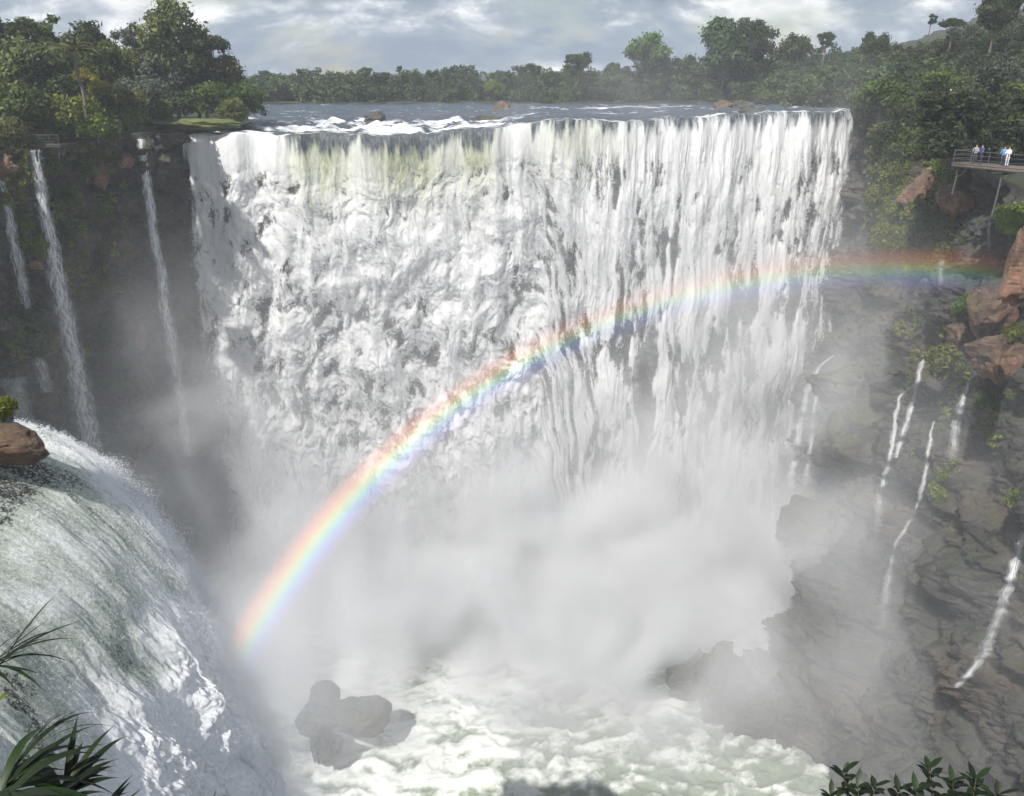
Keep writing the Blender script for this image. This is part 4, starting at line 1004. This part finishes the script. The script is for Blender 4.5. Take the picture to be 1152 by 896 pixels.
blade_plant(GP(-12, 752, 2.8), 22, .46, .008, 'spiky dark grass tuft fanning in from the left border', 'grass_tuft', 'grass tuft', 1, az=(-70, 70), rise=(.1, 1.0), droop=(.1, .6))
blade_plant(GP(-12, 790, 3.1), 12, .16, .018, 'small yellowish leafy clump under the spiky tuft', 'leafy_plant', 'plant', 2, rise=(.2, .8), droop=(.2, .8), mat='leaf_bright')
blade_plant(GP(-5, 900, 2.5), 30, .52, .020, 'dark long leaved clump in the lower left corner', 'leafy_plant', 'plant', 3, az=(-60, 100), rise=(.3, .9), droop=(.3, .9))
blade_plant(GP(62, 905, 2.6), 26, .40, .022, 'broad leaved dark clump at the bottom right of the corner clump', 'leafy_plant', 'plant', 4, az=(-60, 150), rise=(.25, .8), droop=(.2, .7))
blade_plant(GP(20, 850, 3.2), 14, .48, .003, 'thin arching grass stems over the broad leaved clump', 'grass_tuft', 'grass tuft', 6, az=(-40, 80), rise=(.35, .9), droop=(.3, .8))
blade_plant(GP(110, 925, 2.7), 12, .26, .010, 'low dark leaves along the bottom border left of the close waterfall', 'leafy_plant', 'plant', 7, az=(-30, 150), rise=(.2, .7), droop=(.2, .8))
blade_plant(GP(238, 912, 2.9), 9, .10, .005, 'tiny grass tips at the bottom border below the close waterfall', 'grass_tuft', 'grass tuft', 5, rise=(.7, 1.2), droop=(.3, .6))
def sprig_plant(tips, base, label, seed):
    rs = np.random.RandomState(seed); root = tag(empty('leafy_bush', base), label, 'bush')
    for T in tips:
        T = np.array(T) - base; ts = np.linspace(0, 1, 10)[:, None]; mid = T * .5 + np.array([rs.normal() * .03, 0, -.02])
        pts = (1 - ts)**2 * np.zeros(3) + 2 * ts * (1 - ts) * mid + ts**2 * T
        v, f = tube(pts, np.linspace(.005, .002, 10), 6); mesh('stem', v, f, M['bark'], root)
        for k in range(19):
            tt = .62 + .38 * (k / 18) ** .6; p = np.array([np.interp(tt, ts[:, 0], pts[:, i]) for i in range(3)]); a = k * 2.4 + rs.rand()
            top = k / 18
            v, f = blade(p, (math.cos(a), math.sin(a), 0), rs.uniform(.065, .115) * (1 - .25 * top), .014, .2 + .9 * top**2, .25 + .5 * (1 - top), 9, .2)
            mesh('leaf', v, f, M['blade'], root, attrs={'tint': np.full(len(v), rs.rand() * .7)})
T = [at(948, 868, 2.6), at(965, 885, 2.5), at(985, 884, 2.55), at(1012, 888, 2.6), at(935, 895, 2.7)]
sprig_plant(T, at(970, 1010, 2.5), 'dark whorled leafy sprigs at the bottom border, left one of the two bushes', 3)
T = [at(1045, 864, 2.6), at(1072, 878, 2.55), at(1098, 876, 2.6), at(1030, 890, 2.5), at(1125, 893, 2.6)]
sprig_plant(T, at(1070, 1010, 2.5), 'dark whorled leafy sprigs at the bottom border, right one of the two bushes', 4)
# ledge the viewer stands on, just under the frame
V, Fc = boulder_mesh(91, (3.2, 1.6, .9), 5); o = mesh('ground_ledge', V, Fc, M['cliff']); o.location = (0, -.9, 4.6); tag(o, kind='structure')
for sd_, loc_, sz_ in ((92, (1.7, 1.9, 2.9), (1.7, 1.0, .9)), (93, (-2.4, 2.0, 3.3), (1.3, 1.1, .9))):
    V, Fc = boulder_mesh(sd_, sz_, 5); o = mesh('ground_ledge', V, Fc, M['cliff']); o.location = loc_; tag(o, kind='structure')

# ---------------------------------------------------------------- walkway, balcony, people
M['deck'] = plain('weathered_deck_concrete', (.11, .09, .075), .85, .4, 3.)
M['rail'] = plain('grey_steel_rail', (.10, .10, .10), .6, .3, 5., .2)
M['wood'] = plain('dark_wet_timber', (.06, .055, .045), .7, .4, 5.)
def box(lo, hi):
    lo, hi = np.array(lo, float), np.array(hi, float)
    V = np.array([[x, y, z] for x in (lo[0], hi[0]) for y in (lo[1], hi[1]) for z in (lo[2], hi[2])])
    return V, np.array([(0, 1, 3, 2), (4, 6, 7, 5), (0, 4, 5, 1), (2, 3, 7, 6), (0, 2, 6, 4), (1, 5, 7, 3)], np.int32)
def platform(name, P, rz, L, D, H, label, cat, mats, post_gap=2.0, leg=None, rails=3):
    """local x along the front edge, y to the back; origin at the front left corner of the deck top"""
    root = tag(empty(name, P, rz), label, cat)
    mesh('deck', *join([box((0, 0, -.14), (L, D, 0)), box((0, -.03, -.42), (L, .16, -.141)), box((0, D - .2, -.42), (L, D, -.141))] + [box((x, .161, -.36), (x + .14, D - .201, -.141)) for x in np.arange(.2, L - .3, 1.9)]), mats[0], root, smooth=False)
    for x in np.arange(0.06, L, post_gap):
        mesh('post', *tube([[x, .06, 0.002], [x, .06, H * .5], [x, .06, H + .04]], [.035] * 3, 8), mats[1], root)
    for i in range(rails):
        z = H * (1 - i / rails); mesh('rail', *tube([[0, .06, z], [L / 2, .06, z - .01], [L, .06, z]], [.032 if i == 0 else .02] * 3, 8), mats[1], root)
    mesh('side_rail', *join([tube([[.06, .06, H * (1 - i / rails)], [.06, D / 2, H * (1 - i / rails)], [.06, D, H * (1 - i / rails)]], [.028] * 3, 8) for i in range(rails)]), mats[1], root)
    for lx_, lh in (leg or []):
        mesh('brace', *tube([[lx_ - .1, .5, -lh * .45], [lx_ + .5, .3, -1.1], [lx_ + 1.0, .1, -.43]], [.05] * 3, 8), mats[1], root)
        mesh('support_column', *tube([[lx_, .4, -.43], [lx_ - .1, .5, -lh / 2], [lx_ - .25, .6, -lh]], [.09, .09, .1], 10), mats[1], root)
    return root
PA, PB = at(1071, 183, 80), at(1164, 190, 73); PB[2] = PA[2]
dv = PB - PA; rzA = math.atan2(dv[1], dv[0]); LA = float(np.linalg.norm(dv[:2])) + 3
platform('walkway', PA, rzA, LA, 2.6, 1.15, 'railed viewing walkway jutting from the right bank with people on it', 'walkway', (M['deck'], M['rail']), 1.75, [(4.9, 4.5), (.5, 3.)])
PC = at(34, 163, 100); rzC = .05
platform('viewing_balcony', PC, rzC, 3.4, 2.2, 1.1, 'small dark viewing balcony above the thin fall on the left wall', 'balcony', (M['wood'], M['rail']), 1.1, [(.4, 2.), (3.0, 2.)])
def person(P, rz, shirt, trousers, hair, label, lean=0., arm=.0, hat=None):
    root = tag(empty('person', P, rz), label, 'person')
    J = {'pel': (0, 0, .95), 'sp': (0, .01, 1.15), 'ch': (0, lean * .5, 1.36), 'nk': (0, lean * .8, 1.50), 'hd0': (0, lean, 1.58), 'hd1': (0, lean + .01, 1.70)}
    vs_, es, rd = [], [], []
    def v(p, r): vs_.append(p); rd.append(r); return len(vs_) - 1
    pel = v(J['pel'], (.15, .11)); sp = v(J['sp'], (.13, .10)); ch = v(J['ch'], (.165, .11)); nk = v(J['nk'], (.055, .055)); h0 = v(J['hd0'], (.075, .085)); h1 = v(J['hd1'], (.08, .095))
    es += [(pel, sp), (sp, ch), (ch, nk), (nk, h0), (h0, h1)]
    for s in (-1, 1):
        a = [v((s * .20, lean * .6, 1.42), (.06, .06)), v((s * .26, lean * .5 + .02 + arm * .1, 1.16), (.045, .045)), v((s * .22, arm * .35 + lean * .5, 1.0 + arm * .12), (.035, .035)), v((s * .20, arm * .45 + lean * .5, .93 + arm * .22), (.04, .025))]
        es += [(ch, a[0]), (a[0], a[1]), (a[1], a[2]), (a[2], a[3])]
        l = [v((s * .10, 0, .88), (.095, .10)), v((s * .11, .02, .48), (.06, .065)), v((s * .11, -.02, .09), (.042, .045)), v((s * .12, .12, .04), (.045, .03))]
        es += [(pel, l[0]), (l[0], l[1]), (l[1], l[2]), (l[2], l[3])]
    me = bpy.data.meshes.new('body'); me.from_pydata(vs_, es, []); o = bpy.data.objects.new('body', me); COL.objects.link(o); o.parent = root
    sk = o.modifiers.new('skin', 'SKIN'); o.modifiers.new('sub', 'SUBSURF').levels = 1; o.modifiers[-1].render_levels = 2
    for i, r in enumerate(rd): me.skin_vertices[0].data[i].radius = r
    me.skin_vertices[0].data[0].use_root = True
    n = NT('person_skin_and_clothes'); z = n.n('SeparateXYZ', {0: n.n('TexCoord').outputs['Object']}).outputs[2]
    c = n.ramp(n.math('DIVIDE', z, 2.), [(0., (.03, .03, .03)), (.045, trousers), (.49, shirt), (.745, (.42, .26, .18))], 'CONSTANT')
    b = n.n('BsdfPrincipled', {'Base Color': c, 'Roughness': .8}); n.l(b.outputs[0], n.out.inputs[0]); me.materials.append(n.m)
    bm = bmesh.new(); bmesh.ops.create_uvsphere(bm, u_segments=14, v_segments=10, radius=1)
    hv = np.array([q.co[:] for q in bm.verts]); hf = [[l.index for l in f.verts] for f in bm.faces]; bm.free()
    hv = hv * [.098, .115, .09]; hv[:, 2] = np.maximum(hv[:, 2], -.02); hv += [0, lean - .02, 1.725]
    mesh('hat' if hat else 'hair', hv, hf, plain('hat_cloth' if hat else 'dark_hair', hat or hair, .9, .2), root)
    return root
def on_deck(t_, d_, z=0.005): return np.array([PA[0] + math.cos(rzA) * t_ - math.sin(rzA) * d_, PA[1] + math.sin(rzA) * t_ + math.cos(rzA) * d_, PA[2] + z])
person(on_deck(5.0, .55), rzA + 3.0, (.85, .85, .85), (.75, .75, .75), (.02, .015, .01), 'person in white shirt and pale trousers standing at the walkway rail', arm=.5)
person(on_deck(4.35, .9), rzA + 3.4, (.10, .28, .55), (.04, .05, .09), (.02, .015, .01), 'person in bright blue shirt beside the one in white', arm=.4)
person(on_deck(2.45, .6), rzA + 2.8, (.05, .07, .22), (.03, .03, .05), (.02, .015, .01), 'person in dark blue top leaning at the walkway rail', lean=.08, arm=.7)
person(on_deck(1.75, .7), rzA + 3.3, (.30, .31, .33), (.06, .06, .07), (.03, .02, .015), 'person in grey top at the left end of the walkway', lean=.05, arm=.6)
person(at(1067, 116, 121), 3.3, (.85, .85, .85), (.5, .5, .5), (.02, .02, .02), 'person in white shirt and hat half hidden among the hillside shrubs', hat=(.85, .85, .85))
person(at(51, 126, 108), 3.0, (.85, .85, .85), (.2, .2, .22), (.02, .02, .02), 'person in white shirt half hidden in the greenery above the balcony', hat=(.8, .8, .8))
